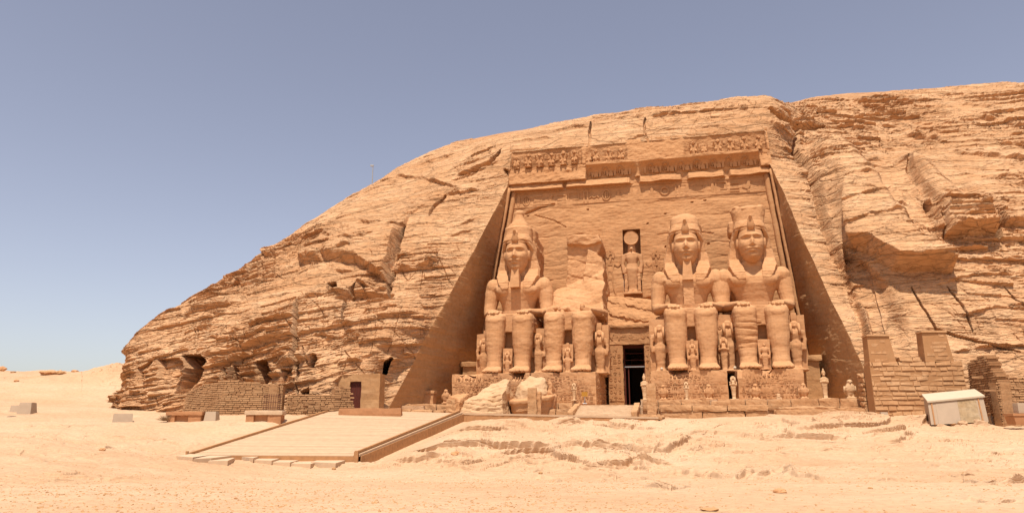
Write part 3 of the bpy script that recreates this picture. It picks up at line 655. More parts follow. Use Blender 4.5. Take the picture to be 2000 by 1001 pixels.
# cornice, ledge and the wall behind the row of baboons, as one profile swept along the front
NU = 420
cu_ = np.linspace(0, 1, NU)
seg = [(-7.9, .28), (.9, .8), (6.9, .55), (11.9, .5)]
def lip(u):
    r = 1.0
    for c0, h in seg: r *= float(sst(h*.35, h, abs(u-c0)+.25*float(perlin(np.array([u*2.]), np.array([c0]), np.array([0.]))[0])))
    return r*(.95 if u < 0 else .8+.25*sin(u*1.7))
lipu = lambda U: np.array([lip(float(x)) for x in U])
Ubase = np.linspace(-15.3, 17.1, NU); LP = lipu(Ubase)
cav = sst(-5.25, -5.1, Ubase)*(1-sst(15.7, 15.9, Ubase))*(1-.5*np.exp(-((Ubase-1.3)/.35)**2))
fill = sst(-.3, .2, Ubase)*(1-sst(6.9, 7.4, Ubase)); fill = np.maximum(fill, np.exp(-((Ubase+5.45)/.35)**4)); fill = np.maximum(fill, sst(-14.8, -15.1, Ubase))
fill = np.maximum(fill, sst(16.7, 16.9, Ubase))
prof = []
for v in np.linspace(27.25, 28.35, 14): b_ = float(sst(27.42, 27.5, v))*(1-.55*max(0, (v-27.5)/.85)); prof.append((v, .10+LP*.80*b_))
for t in np.linspace(0, 1, 12):
    v = 28.4+1.75*t; full = .15+1.15*t**2.2; ero = .95-.25*t+.12*fbm(Ubase*.8, Ubase*0+v, Ubase*0, 3, seed=50); prof.append((v, cav*full+(1-cav)*ero))
for v in np.linspace(30.17, 30.5, 4): prof.append((v, cav*1.33+(1-cav)*.72))
for t in np.linspace(0, 1, 6): prof.append((30.53+.06*t, (cav*1.30+(1-cav)*.70)*(1-t)+t*(.28+fill*.55)))
for t in np.linspace(0.05, 1, 22): prof.append((30.6+2.9*t, (.28+fill*.55)*(1-t)+t*.62))
VVp = np.array([p[0] for p in prof])[:, None]+0*Ubase[None]; WWp = np.array([p[1]+0*Ubase for p in prof])+wallw(VVp)
tilt_ = 0
WWp += .10*fbm(Ubase[None]*.5+0*VVp, VVp*1.2, VVp*0, 4, seed=51)+.05*fbm(Ubase[None]*2+0*VVp, VVp*3, VVp*0, 3, seed=52)
tt = (Ubase-Ubase[0])/(Ubase[-1]-Ubase[0]); UUp = cuL(VVp)-.15+(cuR(VVp)-cuL(VVp)+.3)*tt[None]
VVp = VVp + .04*fbm(UUp*.35, UUp*0, UUp*0, 3, seed=53)*((VVp > 27.3))
mesh_np('cornice', np.stack([UUp, -WWp, VVp], -1).reshape(-1, 3), gridf(len(prof), NU), M['wall'], temple)
# ------------------------------------------------------------------ carved signs
def glyph(mb, k, x, z, s, Y, d=.05):
    """one carved sign about s wide, standing d proud; Y(x, z) gives the surface"""
    def pr(pts):
        pts = [(x+a*s, z+b*s) for a, b in pts]; cx_ = sum(p[0] for p in pts)/len(pts); cz_ = sum(p[1] for p in pts)/len(pts); y = Y(cx_, cz_); mb.prism(pts, y-d, y+.15)
    def bar(x0, z0, x1, z1, t=.09):
        L_ = math.hypot(x1-x0, z1-z0)+1e-6; nx, nz = -(z1-z0)/L_*t/2, (x1-x0)/L_*t/2; pr([(x0+nx, z0+nz), (x0-nx, z0-nz), (x1-nx, z1-nz), (x1+nx, z1+nz)])
    def ring(cx_, cz_, r, t=.09, n=12, ez=1):
        for i in range(n):
            a, b = 2*pi*i/n, 2*pi*(i+1)/n; r2 = r-t
            pr([(cx_+r*cos(a), cz_+ez*r*sin(a)), (cx_+r*cos(b), cz_+ez*r*sin(b)), (cx_+r2*cos(b), cz_+ez*r2*sin(b)), (cx_+r2*cos(a), cz_+ez*r2*sin(a))][::1])
    if k == 0: ring(0, .5, .36, .12); 
    elif k == 1: bar(-.15, 0, -.15, 1, .14); bar(.18, 0, .18, 1, .14)
    elif k == 2:
        for i in range(4): bar(-.45+i*.23, .4+(i % 2)*.18, -.22+i*.23, .58-(i % 2)*.18, .1)
    elif k == 3: pr([(-.38, .55), (-.1, .62), (.0, .85), (.18, .98), (.32, .86), (.2, .75), (.22, .5), (.05, .25), (-.12, .22), (-.45, .38)]); bar(0, 0, 0, .25, .08); bar(-.12, .02, .15, .02, .07)
    elif k == 4: ring(0, .75, .2, .09, 10); bar(0, 0, 0, .55, .12); bar(-.25, .5, .25, .5, .11)
    elif k == 5: pr([(-.08, 0), (.08, 0), (.18, .7), (.08, 1), (-.05, .9), (-.12, .6)])
    elif k == 6: bar(-.4, .1, .4, .1, .12); pr([(-.4, .3), (.4, .3), (.3, .55), (-.3, .55)]); bar(-.35, .8, .35, .8, .1)
    elif k == 7: bar(-.4, .0, -.4, .9, .1); bar(-.4, .9, .4, .9, .1); bar(.4, .9, .4, .3, .1); bar(-.1, .3, .4, .3, .1)
    elif k == 8: pr([(-.25, 0), (.25, 0), (.2, .45), (.1, .5), (.12, .8), (0, .98), (-.15, .85), (-.1, .55), (-.3, .45)])
    elif k == 9: bar(-.4, .65, .0, .8, .08); bar(0, .8, .4, .65, .08); bar(-.4, .6, .4, .6, .08); ring(0, .3, .18, .08, 8)
    elif k == 10: ring(0, .5, .34, .07, 14, 1.4); bar(-.05, .2, -.05, .8, .09); bar(.12, .3, .12, .7, .07)
def signs(mb, u0, u1, z0, s, Y, gap=1.15, rnd=None, d=.05, line=True):
    rnd = rnd or random; x = u0+s*.5
    while x < u1-s*.4:
        k = rnd.choice([0, 1, 2, 3, 3, 4, 5, 5, 6, 7, 8, 9, 10]); glyph(mb, k, x, z0, s*rnd.uniform(.85, 1.05), Y, d); x += s*(gap if k not in (1, 5) else gap*.7)
R1 = random.Random(11)
mb = MB(); signs(mb, -15.0, 16.8, 25.45, 1.55, lambda x, z: -(wallw(z)+.04), 1.0, R1, .10)
for z in (25.25, 27.15):
    for k in range(60): a = -15.1+k*.533; mb.box(a, a+.53, -(wallw(z)+.12), -(wallw(z)-.3), z, z+.07)
mb.build('carved_inscription', M['wall'], temple)
mb = MB()
for k in range(44):
    u = -4.9+k*.475
    if k == 13: mb.build('carved_inscription', M['wall'], temple); mb = MB()
    if abs(u-1.3) < .7: continue
    f = (lambda x, z: -(wallw(z)+.15+1.15*((z-28.4)/1.75)**2.2+.06))
    if k % 4 == 0: glyph(mb, 10, u+.2, 28.75, 1.15, f, .07)
    elif k % 4 in (2,): glyph(mb, 8, u, 28.7, 1.1, f, .07)
    elif k % 2: glyph(mb, 5, u, 28.7, 1.1, f, .06)
mb.build('carved_inscription', M['wall'], temple)
# baboons standing on the ledge with raised arms
def baboon(u, v, w, sc=1., broken=False):
    mb = MB(); mb.hsec([(0, 0, 0, .42, .34), (0, -.03, .35, .46, .36), (0, 0, .8, .40, .32), (0, .02, 1.15, .34, .28), (0, 0, 1.3, .2, .2)], 12)
    if not broken: mb.ell((0, -.08, 1.42), (.30, .28, .26), 12, 8); mb.tube([(0, -.2, 1.36), (0, -.5, 1.30)], [.17, .11], 8)
    for s_ in (-1, 1):
        mb.tube([(s_*.3, -.1, 1.05), (s_*.52, -.25, .85), (s_*.5, -.38, 1.30)], [.14, .12, .09], 8); mb.tube([(s_*.24, -.2, .55), (s_*.3, -.42, .35), (s_*.26, -.42, 0)], [.2, .15, .12], 8)
    mb.v = [q*np.array([sc, sc, sc*1.12])+np.array([u, -w, v]) for q in mb.v]
    return mb.build('baboon_carving', M['wall'], temple, noise=[(.10, 1.3), (.04, 4)], seed=int(u*7) % 50)
def bu(x, y, w=-2.6):
    d = np.array([x-CXP, 0, 0])+FPX*Fv+(CYP-y)*Uv; e = EYE-ORG; t = (w-(-(e@Nv)))/(-(d@Nv)); q = e+t*d; return q@Au, q[2]
for x, y in ((1010,330),(1033,328),(1055,326),(1078,324),(1101,322),(1123,319),(1165,315),(1190,312),(1213,309),(1355,296),(1402,292),(1427,289),(1453,286),(1481,283)): baboon(bu(x, y)[0], 30.62+random.uniform(-.04,.04), -2.42, random.uniform(.88, 1.04))
baboon(bu(1375,295)[0], 30.62, -2.6, .8, True); baboon(bu(1150,315)[0], 30.62, -2.75, .9, True)
# niche over the door
mb = MB(); yw = lambda z: -wallw(z)
def quadbox(mb, x0, x1, z0, z1, dep):
    a = -(wallw(z0)); b = -(wallw(z1))
    P = [(x0, a, z0), (x1, a, z0), (x1, b, z1), (x0, b, z1), (x0, a+dep, z0), (x1, a+dep, z0), (x1, b+dep, z1), (x0, b+dep, z1)]
    mb.add(P, [(4, 5, 6, 7), (0, 4, 7, 3), (5, 1, 2, 6), (7, 6, 2, 3), (0, 1, 5, 4)])
quadbox(mb, NX0, NX1, NZ0, NZ1, 1.5); mb.build('niche', M['wall'], temple)
# broken ledge under the niche and the block over the portal
mb = MB(); mb.gbox(-3.2, 3.6, -1.9, 2.0, 8.75, 12.4, .18, rnd=.3); 
def fl_(V):
    V = V.copy(); t = np.clip((V[:, 2]-8.7)/3.7, 0, 1); V[:, 1] = np.where(V[:, 1] < 0, V[:, 1]+t*1.5-.35*(1-((V[:, 2]*.62+.12*V[:, 0]) % 1))*hsh(np.floor(V[:, 2]*.62+.12*V[:, 0])+9, np.floor(V[:, 0]*.45+V[:, 2]*.2)+40), V[:, 1]); V[:, 2] += -t*.25*V[:, 0]*.4; return V
mb.build('broken_ledge', M['wall'], temple, noise=[(.16, .6), (.06, 2.2)], fn=fl_)
# portal
door = MB()
for x0, x1 in ((-2.75, DX0), (DX1, 3.4)): door.gbox(x0, x1, -2.0, 1.0, -.45, DZ1+.003, .2, ty=.05)
door.gbox(-2.75, 3.4, -2.05, 1.0, DZ1+.003, 8.6, .2)
portal = door.build('portal', M['wall'], temple, noise=[(.05, .8), (.02, 3)])
mb = MB(); mb.gbox(-2.95, 3.6, -2.35, 0, 8.62, 9.0, .2, rnd=.08); mb.build('lintel_cornice', M['wall'], temple, noise=[(.1, .7)])
R2 = random.Random(4); mb = MB()
for x0_, x1_ in ((-2.7, -1.05), (1.5, 3.3)):
    for r in range(9): signs(mb, x0_, x1_, .5+r*.68, .5, lambda x, z: -2.06, 1.0, R2, .05)
    mb.box(x0_+.02, x1_-.02, -2.06, -1.8, .4, 6.6)
    mb.build('carved_inscription', M['wall'], temple); mb = MB()
signs(mb, -2.6, 3.3, 7.3, .8, lambda x, z: -2.05, 1.0, R2, .05); mb.build('carved_inscription', M['wall'], temple)
mb = MB(); x0, x1, z0, z1 = DX0, DX1, -.4, DZ1   # passage behind the door
mb.add([(x0, -1.98, z0), (x1, -1.98, z0), (x1, -1.98, z1), (x0, -1.98, z1), (x0, 12, z0), (x1, 12, z0), (x1, 12, z1), (x0, 12, z1)], [(4, 7, 6, 5), (0, 3, 7, 4), (5, 6, 2, 1), (7, 3, 2, 6), (0, 4, 5, 1)])
mb.build('passage', M['dark'], temple)
dr = MB(); 
for a in (x0, x1-.16): dr.box(a, a+.16, -.95, -.7, -.2, z1)
dr.box(x0+.16, x1-.16, -.95, -.7, z1-.35, z1); dr.box(x0+.16, x1-.16, -.98, -.72, 4.15, 4.45); dr.box(x0+.45, x0+.57, -.9, -.75, -.2, 4.15)
do = dr.build('door_frame', M['dark_wood'], temple)
mb = MB(); 
for k in range(2): mb.box(x0+.16, x1-.16, -.88, -.80, 5.0+k*.75, 5.06+k*.75)
mb.build('grille', M['dark_wood'], do); mb = MB(); mb.box(x0+.1, x1-.1, -1.03, -.99, 4.2, 4.32); mb.build('cross_bar', M['metal'], do)

# sunk figures either side of the niche
def relief(pts, name='carved_figure'):
    mb = MB()
    for kind, P, r in pts:
        for (a, b), (c, d) in zip(P[:-1], P[1:]):
            L_ = math.hypot(c-a, d-b)+1e-6; nx, nz = -(d-b)/L_*r, (c-a)/L_*r; z_m = (b+d)/2; y = -wallw(z_m); mb.prism([(a+nx, b+nz), (a-nx, b-nz), (c-nx, d-nz), (c+nx, d+nz)], y-.14, y+.3)
    return mb.build(name, M['wall'], temple, noise=[(.03, 2)])
def px2(L): return [bu(x, y, -1.6) for x, y in L]
man = lambda dx, m, s: [('b', px2([(dx+m*p[0]*s, 500+(p[1]-500)) for p in q]), r) for q, r in (
 ([(0,503),(-2,512),(-6,515),(0,516),(6,515)], .14), ([(-6,515),(-4,530),(3,530),(6,515)], .10), ([(-4,530),(-6,545),(6,545),(3,530)], .12), ([(-4,545),(-7,562),(-9,578),(-13,579)], .10), ([(4,545),(7,562),(12,578),(8,579)], .10),
 ([(6,515),(14,520),(19,512)], .08), ([(-6,515),(-10,528),(-12,522)], .08), ([(-3,503),(-6,498),(0,493),(6,496),(4,503)], .16), ([(-6,497),(-2,488),(4,492)], .08))]
relief(man(1192, 1, 1.1)); relief([(k, P, r) for k, P, r in man(1281, -1, 1.0)[:2]+man(1281, -1, 1.0)[5:]])
# ------------------------------------------------------------------ the four seated colossi (x right, -y towards the viewer, z up from the soles)
def gauss(x, z, cx_, cz_, sx, sz): return np.exp(-((x-cx_)/sx)**2-((z-cz_)/sz)**2)
def head_mesh(mb, cz=14.15, cy=-4.62, damaged=False):
    """the face: eyes, brow, nose and lips pushed out of an egg-shaped head"""
    n, m = 110, 90; V = []
    for k in range(m+1):
        ph = -pi/2+pi*k/m; ph = max(-pi/2+.03, min(pi/2-.03, ph))
        for i in range(n):
            t = 2*pi*i/n; x = 1.36*cos(ph)**.85*cos(t); y = 1.45*cos(ph)**.85*sin(t); z = 2.35*sin(ph)
            if z < 0: x *= 1-.16*(z/2.35)**2; y *= 1-.05*(z/2.35)**2
            V.append((x, y, z))
    V = np.array(V); x, y, z = V.T; fr_ = np.clip(-y/1.45, 0, 1)**.5; g = lambda a, b, sx, sz: gauss(x, z, a, b, sx, sz)
    p = np.zeros(len(V)); 
    p += .36*g(0, -.42, .24, .26)*1 + .30*g(0, -.02, .17, .45) + .10*g(.22, -.50, .12, .13)+.10*g(-.22, -.50, .12, .13)     # nose
    for s_ in (-1, 1):
        p += .20*np.exp(-((z-.62-.10*np.abs(x)+.12*(x*x))/.10)**2)*np.exp(-((x-s_*.60)/.50)**2)*.9                             # brow
        p -= .42*g(s_*.58, .26, .44, .22); p += .30*g(s_*.58, .22, .30, .11)                                              # socket and eyeball
        p += .12*np.exp(-((z-.40)/.05)**2)*np.exp(-((x-s_*.58)/.36)**2)+.10*np.exp(-((z-.06)/.05)**2)*np.exp(-((x-s_*.58)/.34)**2)
        p += .12*g(s_*.80, -.45, .40, .45)                                                                                 # cheek
        p -= .08*g(s_*.62, -1.05, .12, .16)
    p += .26*g(0, -.90, .50, .10)+.26*g(0, -1.16, .42, .11)-.24*g(0, -1.03, .58, .05)-.08*g(0, -1.34, .4, .09)            # lips
    p += .28*g(0, -1.75, .5, .30)
    if damaged: p -= .16*g(0, -.45, .3, .3)
    V[:, 1] -= 1.35*p*fr_; V[:, 1] += .10*V[:, 2]*fr_; F = []
    for k in range(m):
        for i in range(n): j = (i+1) % n; F.append((k*n+i, k*n+j, (k+1)*n+j, (k+1)*n+i))
    F.append(tuple(range(n))[::-1]); F.append(tuple(m*n+i for i in range(n)))
    mb.add(V+np.array([0, cy, cz]), F)
    for s_ in (-1, 1): mb.ell((s_*1.45, cy+.15, cz+.0), (.16, .34, .58), 10, 8)
def legs(mb):
    for s_ in (-1, 1):
        cx_ = s_*1.53
        mb.hsec([(cx_, -8.95, .75, .88, 1.08), (cx_, -8.85, 1.35, .85, .95), (cx_, -8.75, 2.1, .93, 1.0), (cx_, -8.7, 3.2, 1.08, 1.12), (cx_, -8.65, 4.2, 1.13, 1.17), (cx_, -8.65, 5.2, 1.10, 1.12), (cx_, -8.6, 5.9, 1.16, 1.18), (cx_, -8.5, 6.35, 1.12, 1.08), (cx_, -8.4, 6.6, .85, .8)], 20, 2.3)
        mb.ell((cx_, -9.62, 5.75), (.66, .22, .42), 14, 8)                                      # kneecap
        mb.tube([(cx_, -8.8, 5.55), (cx_, -6.5, 5.6), (cx_*1.03, -3.0, 5.6)], [(1.16, 1.02), (1.3, 1.08), (1.45, 1.15)], 18)
        # foot with five toes
        L = []
        for y, w, h in ((-7.7, .72, 1.0), (-8.3, .80, 1.25), (-9.1, .84, 1.15), (-9.8, .98, .82), (-10.4, 1.06, .56), (-10.75, 1.02, .42)):
            L.append([(cx_+w*math.copysign(abs(cos(2*pi*i/16))**.8, cos(2*pi*i/16)), y, max(0, h*.5+h*.5*math.copysign(abs(sin(2*pi*i/16))**.8, sin(2*pi*i/16)))) for i in range(16)])
        mb.loft(L)
        for t in range(5):
            tx = cx_ - s_*(.78-.39*t); r = (.26, .20, .19, .18, .16)[t]; L0 = (11.30, 11.32, 11.22, 11.08, 10.92)[t]
            mb.tube([(tx, -10.3, .26), (tx, -L0+.25, .24), (tx, -L0, .17)], [(r, .24), (r, .22), (r*.7, .14)], 8)
def torso(mb):
    mb.hsec([(0, -3.6, 5.6, 2.35, 1.7), (0, -3.6, 6.6, 2.05, 1.5), (0, -3.65, 7.6, 1.85, 1.35), (0, -3.75, 8.6, 2.1, 1.4), (0, -3.85, 9.6, 2.65, 1.55), (0, -3.8, 10.3, 3.1, 1.5), (0, -3.65, 11.0, 3.25, 1.2), (0, -3.6, 11.5, 2.6, 1.0), (0, -3.7, 12.1, 1.15, 1.0), (0, -3.8, 12.9, .95, .95)], 28, 2.3)
    for s_ in (-1, 1): mb.ell((s_*1.25, -4.9, 9.95), (1.2, .55, .75), 14, 10)
def arm(mb, s_):
    mb.ell((s_*3.0, -3.65, 10.45), (.92, .98, 1.12), 16, 12)
    mb.tube([(s_*3.05, -3.6, 10.7), (s_*3.2, -3.65, 9.6), (s_*3.32, -3.85, 8.3), (s_*3.4, -4.2, 7.35), (s_*3.25, -4.6, 7.0)], [.85, .92, .80, .72, .62], 16, up=(0, 1, 0))
    mb.tube([(s_*3.35, -3.9, 7.25), (s_*3.1, -5.2, 7.05), (s_*2.5, -6.8, 6.95), (s_*2.0, -7.8, 6.95)], [(.72, .66), (.72, .56), (.56, .42), (.50, .34)], 14)
    # hand lying flat on the thigh: palm, four fingers, thumb along the side
    mb.tube([(s_*2.05, -7.6, 6.93), (s_*1.8, -8.3, 6.9), (s_*1.66, -8.7, 6.86)], [(.50, .30), (.64, .28), (.62, .24)], 12)
    for f in range(4):
        fx = s_*(1.15+.33*f); L_ = (1.0, 1.15, 1.1, .85)[f]
        mb.tube([(fx+s_*.06, -8.5, 6.84), (fx, -8.5-L_*.6, 6.78), (fx, -8.5-L_, 6.56)], [(.155, .17), (.15, .16), (.12, .12)], 8)
    mb.tube([(s_*1.35, -7.8, 6.9), (s_*.98, -8.3, 6.85), (s_*.90, -8.9, 6.76)], [.2, .17, .13], 8)
def kilt(mb):
    L = []
    for y, z in ((-2.6, 6.6), (-5, 6.62), (-7.6, 6.62), (-8.6, 6.62)): L.append([(-2.68, y, 4.6), (2.68, y, 4.6), (2.74, y, z-.5), (2.5, y, z), (-2.5, y, z), (-2.74, y, z-.5)])
    mb.loft(L); mb.box(-.7, .7, -8.55, -8, 5.5, 6.5)
def erode(V, k=1.0):
    """bed lines worn into the figure"""
    z = V[:, 2]; g = fbm(V[:, 0]*.25, V[:, 1]*.25, z*3.2, 3, seed=60)
    c = V-np.array([0, -4, 0]); c[:, 2] = 0; c /= np.linalg.norm(c, axis=1, keepdims=True)+1e-6
    return V+c*(g*.016*k)[:, None]
def colossus(name, label, u, crown, beard=True, broken=False, lean=0):
    t = thing(name, label, 'statue', u, 3.05, .2, 0, 'seated colossi of the temple front')
    mb = MB(); legs(mb); kilt(mb)
    if not broken:
        torso(mb); arm(mb, -1); arm(mb, 1); head_mesh(mb, damaged=(crown == 'wide'))
    else:
        mb.hsec([(0, -3.4, 5.6, 2.5, 1.9), (0, -3.3, 7.0, 2.3, 1.7), (.2, -3.0, 8.1, 1.8, 1.3), (.6, -2.7, 9.0, 1.2, .8)], 24)
        for s_ in (-1, 1): mb.tube([(s_*3.1, -4.0, 7.0), (s_*2.7, -6.2, 6.9), (s_*2.0, -8.4, 6.85)], [(.8, .6), (.7, .5), (.5, .3)], 12)
        for q in range(16): mb.ell((random.uniform(-3, 3), random.uniform(-6.5, -2), random.uniform(6.7, 7.4)), (random.uniform(.3, .8), random.uniform(.3, .8), random.uniform(.25, .6)), 7, 5)
    def ero(V):
        V = erode(V, .8 if crown == 'wide' else .5)
        if crown == 'wide': # deep bedding on the near shin, the throat worn away
            m = np.exp(-((V[:, 2]-3.9)/1.7)**2)*(V[:, 0] < 0)*(V[:, 1] < -8.4); V[:, 1] += m*.22*np.clip(fbm(V[:, 0]*.4, V[:, 0]*0, V[:, 2]*3.0, 3, seed=61), 0, 1)
        return V
    mb.build('body', M['statue'], t, remesh=.062, sm_it=1, noise=[(.04, .4), (.014, 2.2)] if not broken else [(.06, .5), (.02, 2.2)], fn=ero, smooth=True, seed=int(u) % 20)
    # kilt hem and belt
    if not broken:
        mb = MB()
        mb.hsec([(0, -3.65, 7.15, 1.98, 1.47), (0, -3.68, 7.55, 1.93, 1.42)], 28); mb.build('belt', M['statue'], t, noise=[(.03, 1)], smooth=False)
    mb = MB(); mb.gbox(-.75, .75, -7.7, -6.85, 0, 6.3, .2); 
    mb.build('apron', M['statue'], t, noise=[(.05, .8)]) 
    # throne with side panels
    mb = MB(); mb.gbox(-3.35, 3.35, -6.9, 0, 0, 5.1, .25, rnd=.06); mb.gbox(-3.3, 3.3, -2.2, 0, 5.1, 7.2, .25, rnd=.1)
    th = mb.build('throne', M['statue'], t, noise=[(.10, .5), (.03, 2)])
    RR_ = random.Random(int(u*3)+90)
    for s_ in (-1, 1):
        mb = MB()
        for r in range(7): signs(mb, s_*3.0-.32, s_*3.0+.32, .5+r*.65, .5, lambda x, z: -6.97, 1.0, RR_, .05)
        mb.box(s_*3.0-.34, s_*3.0+.34, -6.97, -6.7, .4, 4.98)
        mb.build('carved_inscription', M['statue'], th)
    # back slab
    if not broken:
        mb = MB(); mb.gbox(-1.9, 1.9, -3.2, 2.4, 5.5, 16.9 if crown != 'wide' else 15.6, .25, rnd=.25); mb.build('back_slab', M['statue'], t, noise=[(.18, .5), (.05, 2)])
        # nemes headcloth: hood, wings and lappets
        mb = MB(); n = 28; cy = -4.0; L = []
        for z, rx, ry, c in ((16.85, .9, .9, cy), (16.6, 1.5, 1.3, cy), (16.1, 1.66, 1.54, cy), (15.8, 1.76, 1.64, cy), (15.6, 1.86, 1.2, cy+.25), (14.6, 2.05, .9, cy+.6), (13.6, 2.28, .9, cy+.75), (12.8, 2.38, .85, cy+.8), (12.1, 2.42, .9, cy+.7), (11.4, 2.2, .9, cy+.6)): L.append((0, c, z, rx, ry))
        mb.hsec(L, n, 2.6)
        for s_ in (-1, 1):
            # side wings frame the face, lappets lie on the chest
            mb.loft([[(s_*a, -y-.0, z) for a, y, z in q] for q in (
              ((1.15, 5.25, 15.6), (1.5, 5.1, 15.6), (1.85, 4.0, 15.6), (1.4, 3.8, 15.6)), ((1.45, 4.25, 14.7), (1.9, 4.15, 14.7), (2.1, 3.7, 14.7), (1.6, 3.4, 14.7)),
              ((1.45, 4.05, 13.5), (2.15, 3.95, 13.5), (2.35, 3.6, 13.5), (1.6, 3.2, 13.5)), ((1.25, 4.15, 12.5), (2.40, 4.05, 12.5), (2.65, 3.7, 12.3), (1.4, 3.4, 12.5)),
              ((1.0, 4.75, 11.7), (2.45, 4.75, 11.6), (2.6, 4.1, 11.4), (1.2, 4.0, 11.7)), ((.85, 5.35, 10.9), (2.15, 5.30, 10.8), (2.2, 4.9, 10.7), (.95, 4.9, 10.8)), ((.85, 5.50, 10.05), (1.65, 5.50, 10.0), (1.7, 5.15, 10.0), (.9, 5.1, 10.0)))])
        def band(V):
            V = V.copy(); z = V[:, 2]; V[:, 1] -= .009*np.sign(np.sin(z*2*pi/.30))*(V[:, 1] < -4.3)*(z < 13.5); return V
        nm = mb.build('headcloth', M['statue'], t, remesh=.08, sm_it=1, noise=[(.06, .5), (.02, 2.5)], fn=band)
        mb = MB(); L = [[(1.52*cos(a), -4.05-1.72*sin(a)*.98, z) for a in np.linspace(.25, pi-.25, 18)]+[(1.35*cos(a), -4.05-1.52*sin(a)*.98, z) for a in np.linspace(pi-.25, .25, 18)] for z in (15.5, 15.72)]
        L = [[(x*1.0, y*1.0-.0, z) for x, y, z in l] for l in L]; mb.loft(L); mb.build('brow_band', M['statue'], nm)
        mb = MB(); mb.tube([(0, -5.55, 15.3), (0, -5.95, 15.75), (0, -5.8, 16.3), (0, -5.95, 16.75), (0, -6.2, 16.85)], [(.30, .18), (.42, .18), (.30, .16), (.2, .16), (.12, .1)], 10); mb.tube([(0, -5.6, 16.3), (0, -4.9, 16.9)], [.2, .25], 8); mb.build('cobra', M['statue'], nm, noise=[(.04, 1.5)], smooth=True)
        if beard:
            mb = MB(); mb.hexa([(-.58, -6.1, 10.1), (.58, -6.1, 10.1), (.58, -5.0, 10.1), (-.58, -5.0, 10.1), (-.42, -5.75, 12.35), (.42, -5.75, 12.35), (.42, -4.9, 12.35), (-.42, -4.9, 12.35)]); mb.build('beard', M['statue'], t, noise=[(.05, 1)])
        if crown == 'stump':
            mb = MB(); mb.gbox(-.55, .55, -5.75, -4.8, 6.8, 10.08, .15); mb.build('beard_support', M['statue'], t, noise=[(.05, 1), (.02, 3)])
        cb = MB()
        if crown == 'double':
            cb.hsec([(0, -3.75, 15.9, 1.62, 1.55), (0, -3.65, 16.6, 1.66, 1.52), (0, -3.55, 17.55, 1.66, 1.5), (0, -3.5, 17.7, 1.58, 1.42)], 32, 2.1)
            cb.hsec([(0, -3.5, 17.6, 1.42, 1.3), (0, -3.5, 18.0, 1.25, 1.15), (0, -3.45, 18.5, .86, .8), (0, -3.4, 19.0, .62, .6), (0, -3.4, 19.3, .60, .58), (0, -3.4, 19.5, .66, .62), (0, -3.4, 19.75, .60, .56), (0, -3.4, 19.95, .3, .3)], 28, 2.1)
            cb.gbox(-.9, 1.9, -3.2, -.5, 15.8, 17.9, .2, rnd=.5)
        elif crown == 'stump':
            cb.hsec([(0, -3.8, 15.95, 1.62, 1.52), (0, -3.7, 16.9, 1.64, 1.52), (0, -3.6, 17.4, 1.58, 1.45), (0, -3.55, 17.75, 1.38, 1.25), (0, -3.45, 18.0, 1.0, .9), (0, -3.4, 18.1, .5, .5)], 32, 2.1)
        else:
            cb.hsec([(0, -3.8, 15.95, 1.62, 1.52), (0, -3.65, 16.9, 1.68, 1.5), (.05, -3.5, 17.9, 1.85, 1.55), (.05, -3.5, 18.25, 1.82, 1.5), (.1, -3.5, 18.45, 1.2, 1.0)], 32, 2.3)
            for q in range(10): a = q*.63; cb.ell((1.55*cos(a), -3.5-1.25*sin(a), 18.1+.16*sin(a*3)), (.45, .45, .3), 6, 4)
            cb.gbox(-2.2, -1.2, -4.0, -1.2, 15.4, 16.9, .2, rnd=.3)
        cb.build('crown', M['statue'], t, remesh=.08, sm_it=2, noise=[(.05, .7), (.02, 2.5)], smooth=True)
    else:
        # what is left of the upper half: a leaning mass of rock still fixed to the wall
        mb = MB(); mb.prism([(-1.35, 9.5), (-1.0, 12.6), (-.85, 16.5), (.2, 16.75), (1.6, 16.5), (2.9, 16.6), (3.2, 15.6), (2.7, 14.2), (3.4, 13.2), (3.5, 9.5)], -2.0, 2.4)
        mb.prism([(-.8, 15.6), (-.85, 16.6), (.2, 16.8), (2.9, 16.7), (3.2, 15.7), (1.5, 15.4)], -2.5, -1.5)
        mb.hexa([(-3.3, -5.2, 6.4), (3.5, -5.8, 6.4), (3.5, 2, 6.4), (-3.3, 2, 6.4), (-2.4, -2.3, 10.3), (3.4, -2.8, 12.4), (3.4, 2, 12.4), (-2.4, 2, 10.3)])
        mb.hexa([(.6, -3.6, 9.5), (3.4, -3.4, 9.5), (3.3, 1, 9.5), (.5, 1, 9.5), (1.6, -2.5, 15.0), (3.3, -2.5, 13.8), (3.2, 1, 13.4), (1.6, 1, 14.6)])
        for q in range(16): x = random.uniform(-3, 3); mb.ell((x, random.uniform(-5.4, -3.4), random.uniform(6.6, 7.6)), (random.uniform(.35, .9), random.uniform(.3, .7), random.uniform(.25, .7)), 7, 5)
        def slope(V):
            V = V.copy();             so, sb = strata(V[:, 0]+V[:, 2]*.3, V[:, 2]+.3*V[:, 0], 1.7, 4.6, 71, .05); V[:, 1] -= (.12*so+.02*sb)*(V[:, 1] < 0); return V
        mb.build('broken_torso', M['statue'], t, remesh=.12, noise=[(.22, .3), (.05, 1.2), (.02, 4)], fn=slope)
    return t
S1 = colossus('seated_colossus', 'leftmost seated stone colossus with tall cone-topped double crown and beard', -12.75, 'double')
S2 = colossus('seated_colossus', 'broken seated colossus with only legs and rubble torso left of the doorway', -6.2, 'none', broken=True)
S3 = colossus('seated_colossus', 'seated stone colossus just right of the doorway with rounded stump crown and long beard', 6.6, 'stump')
S4 = colossus('seated_colossus', 'rightmost seated stone colossus with wide broken crown, no beard and layered worn shin', 13.55, 'wide', beard=False)

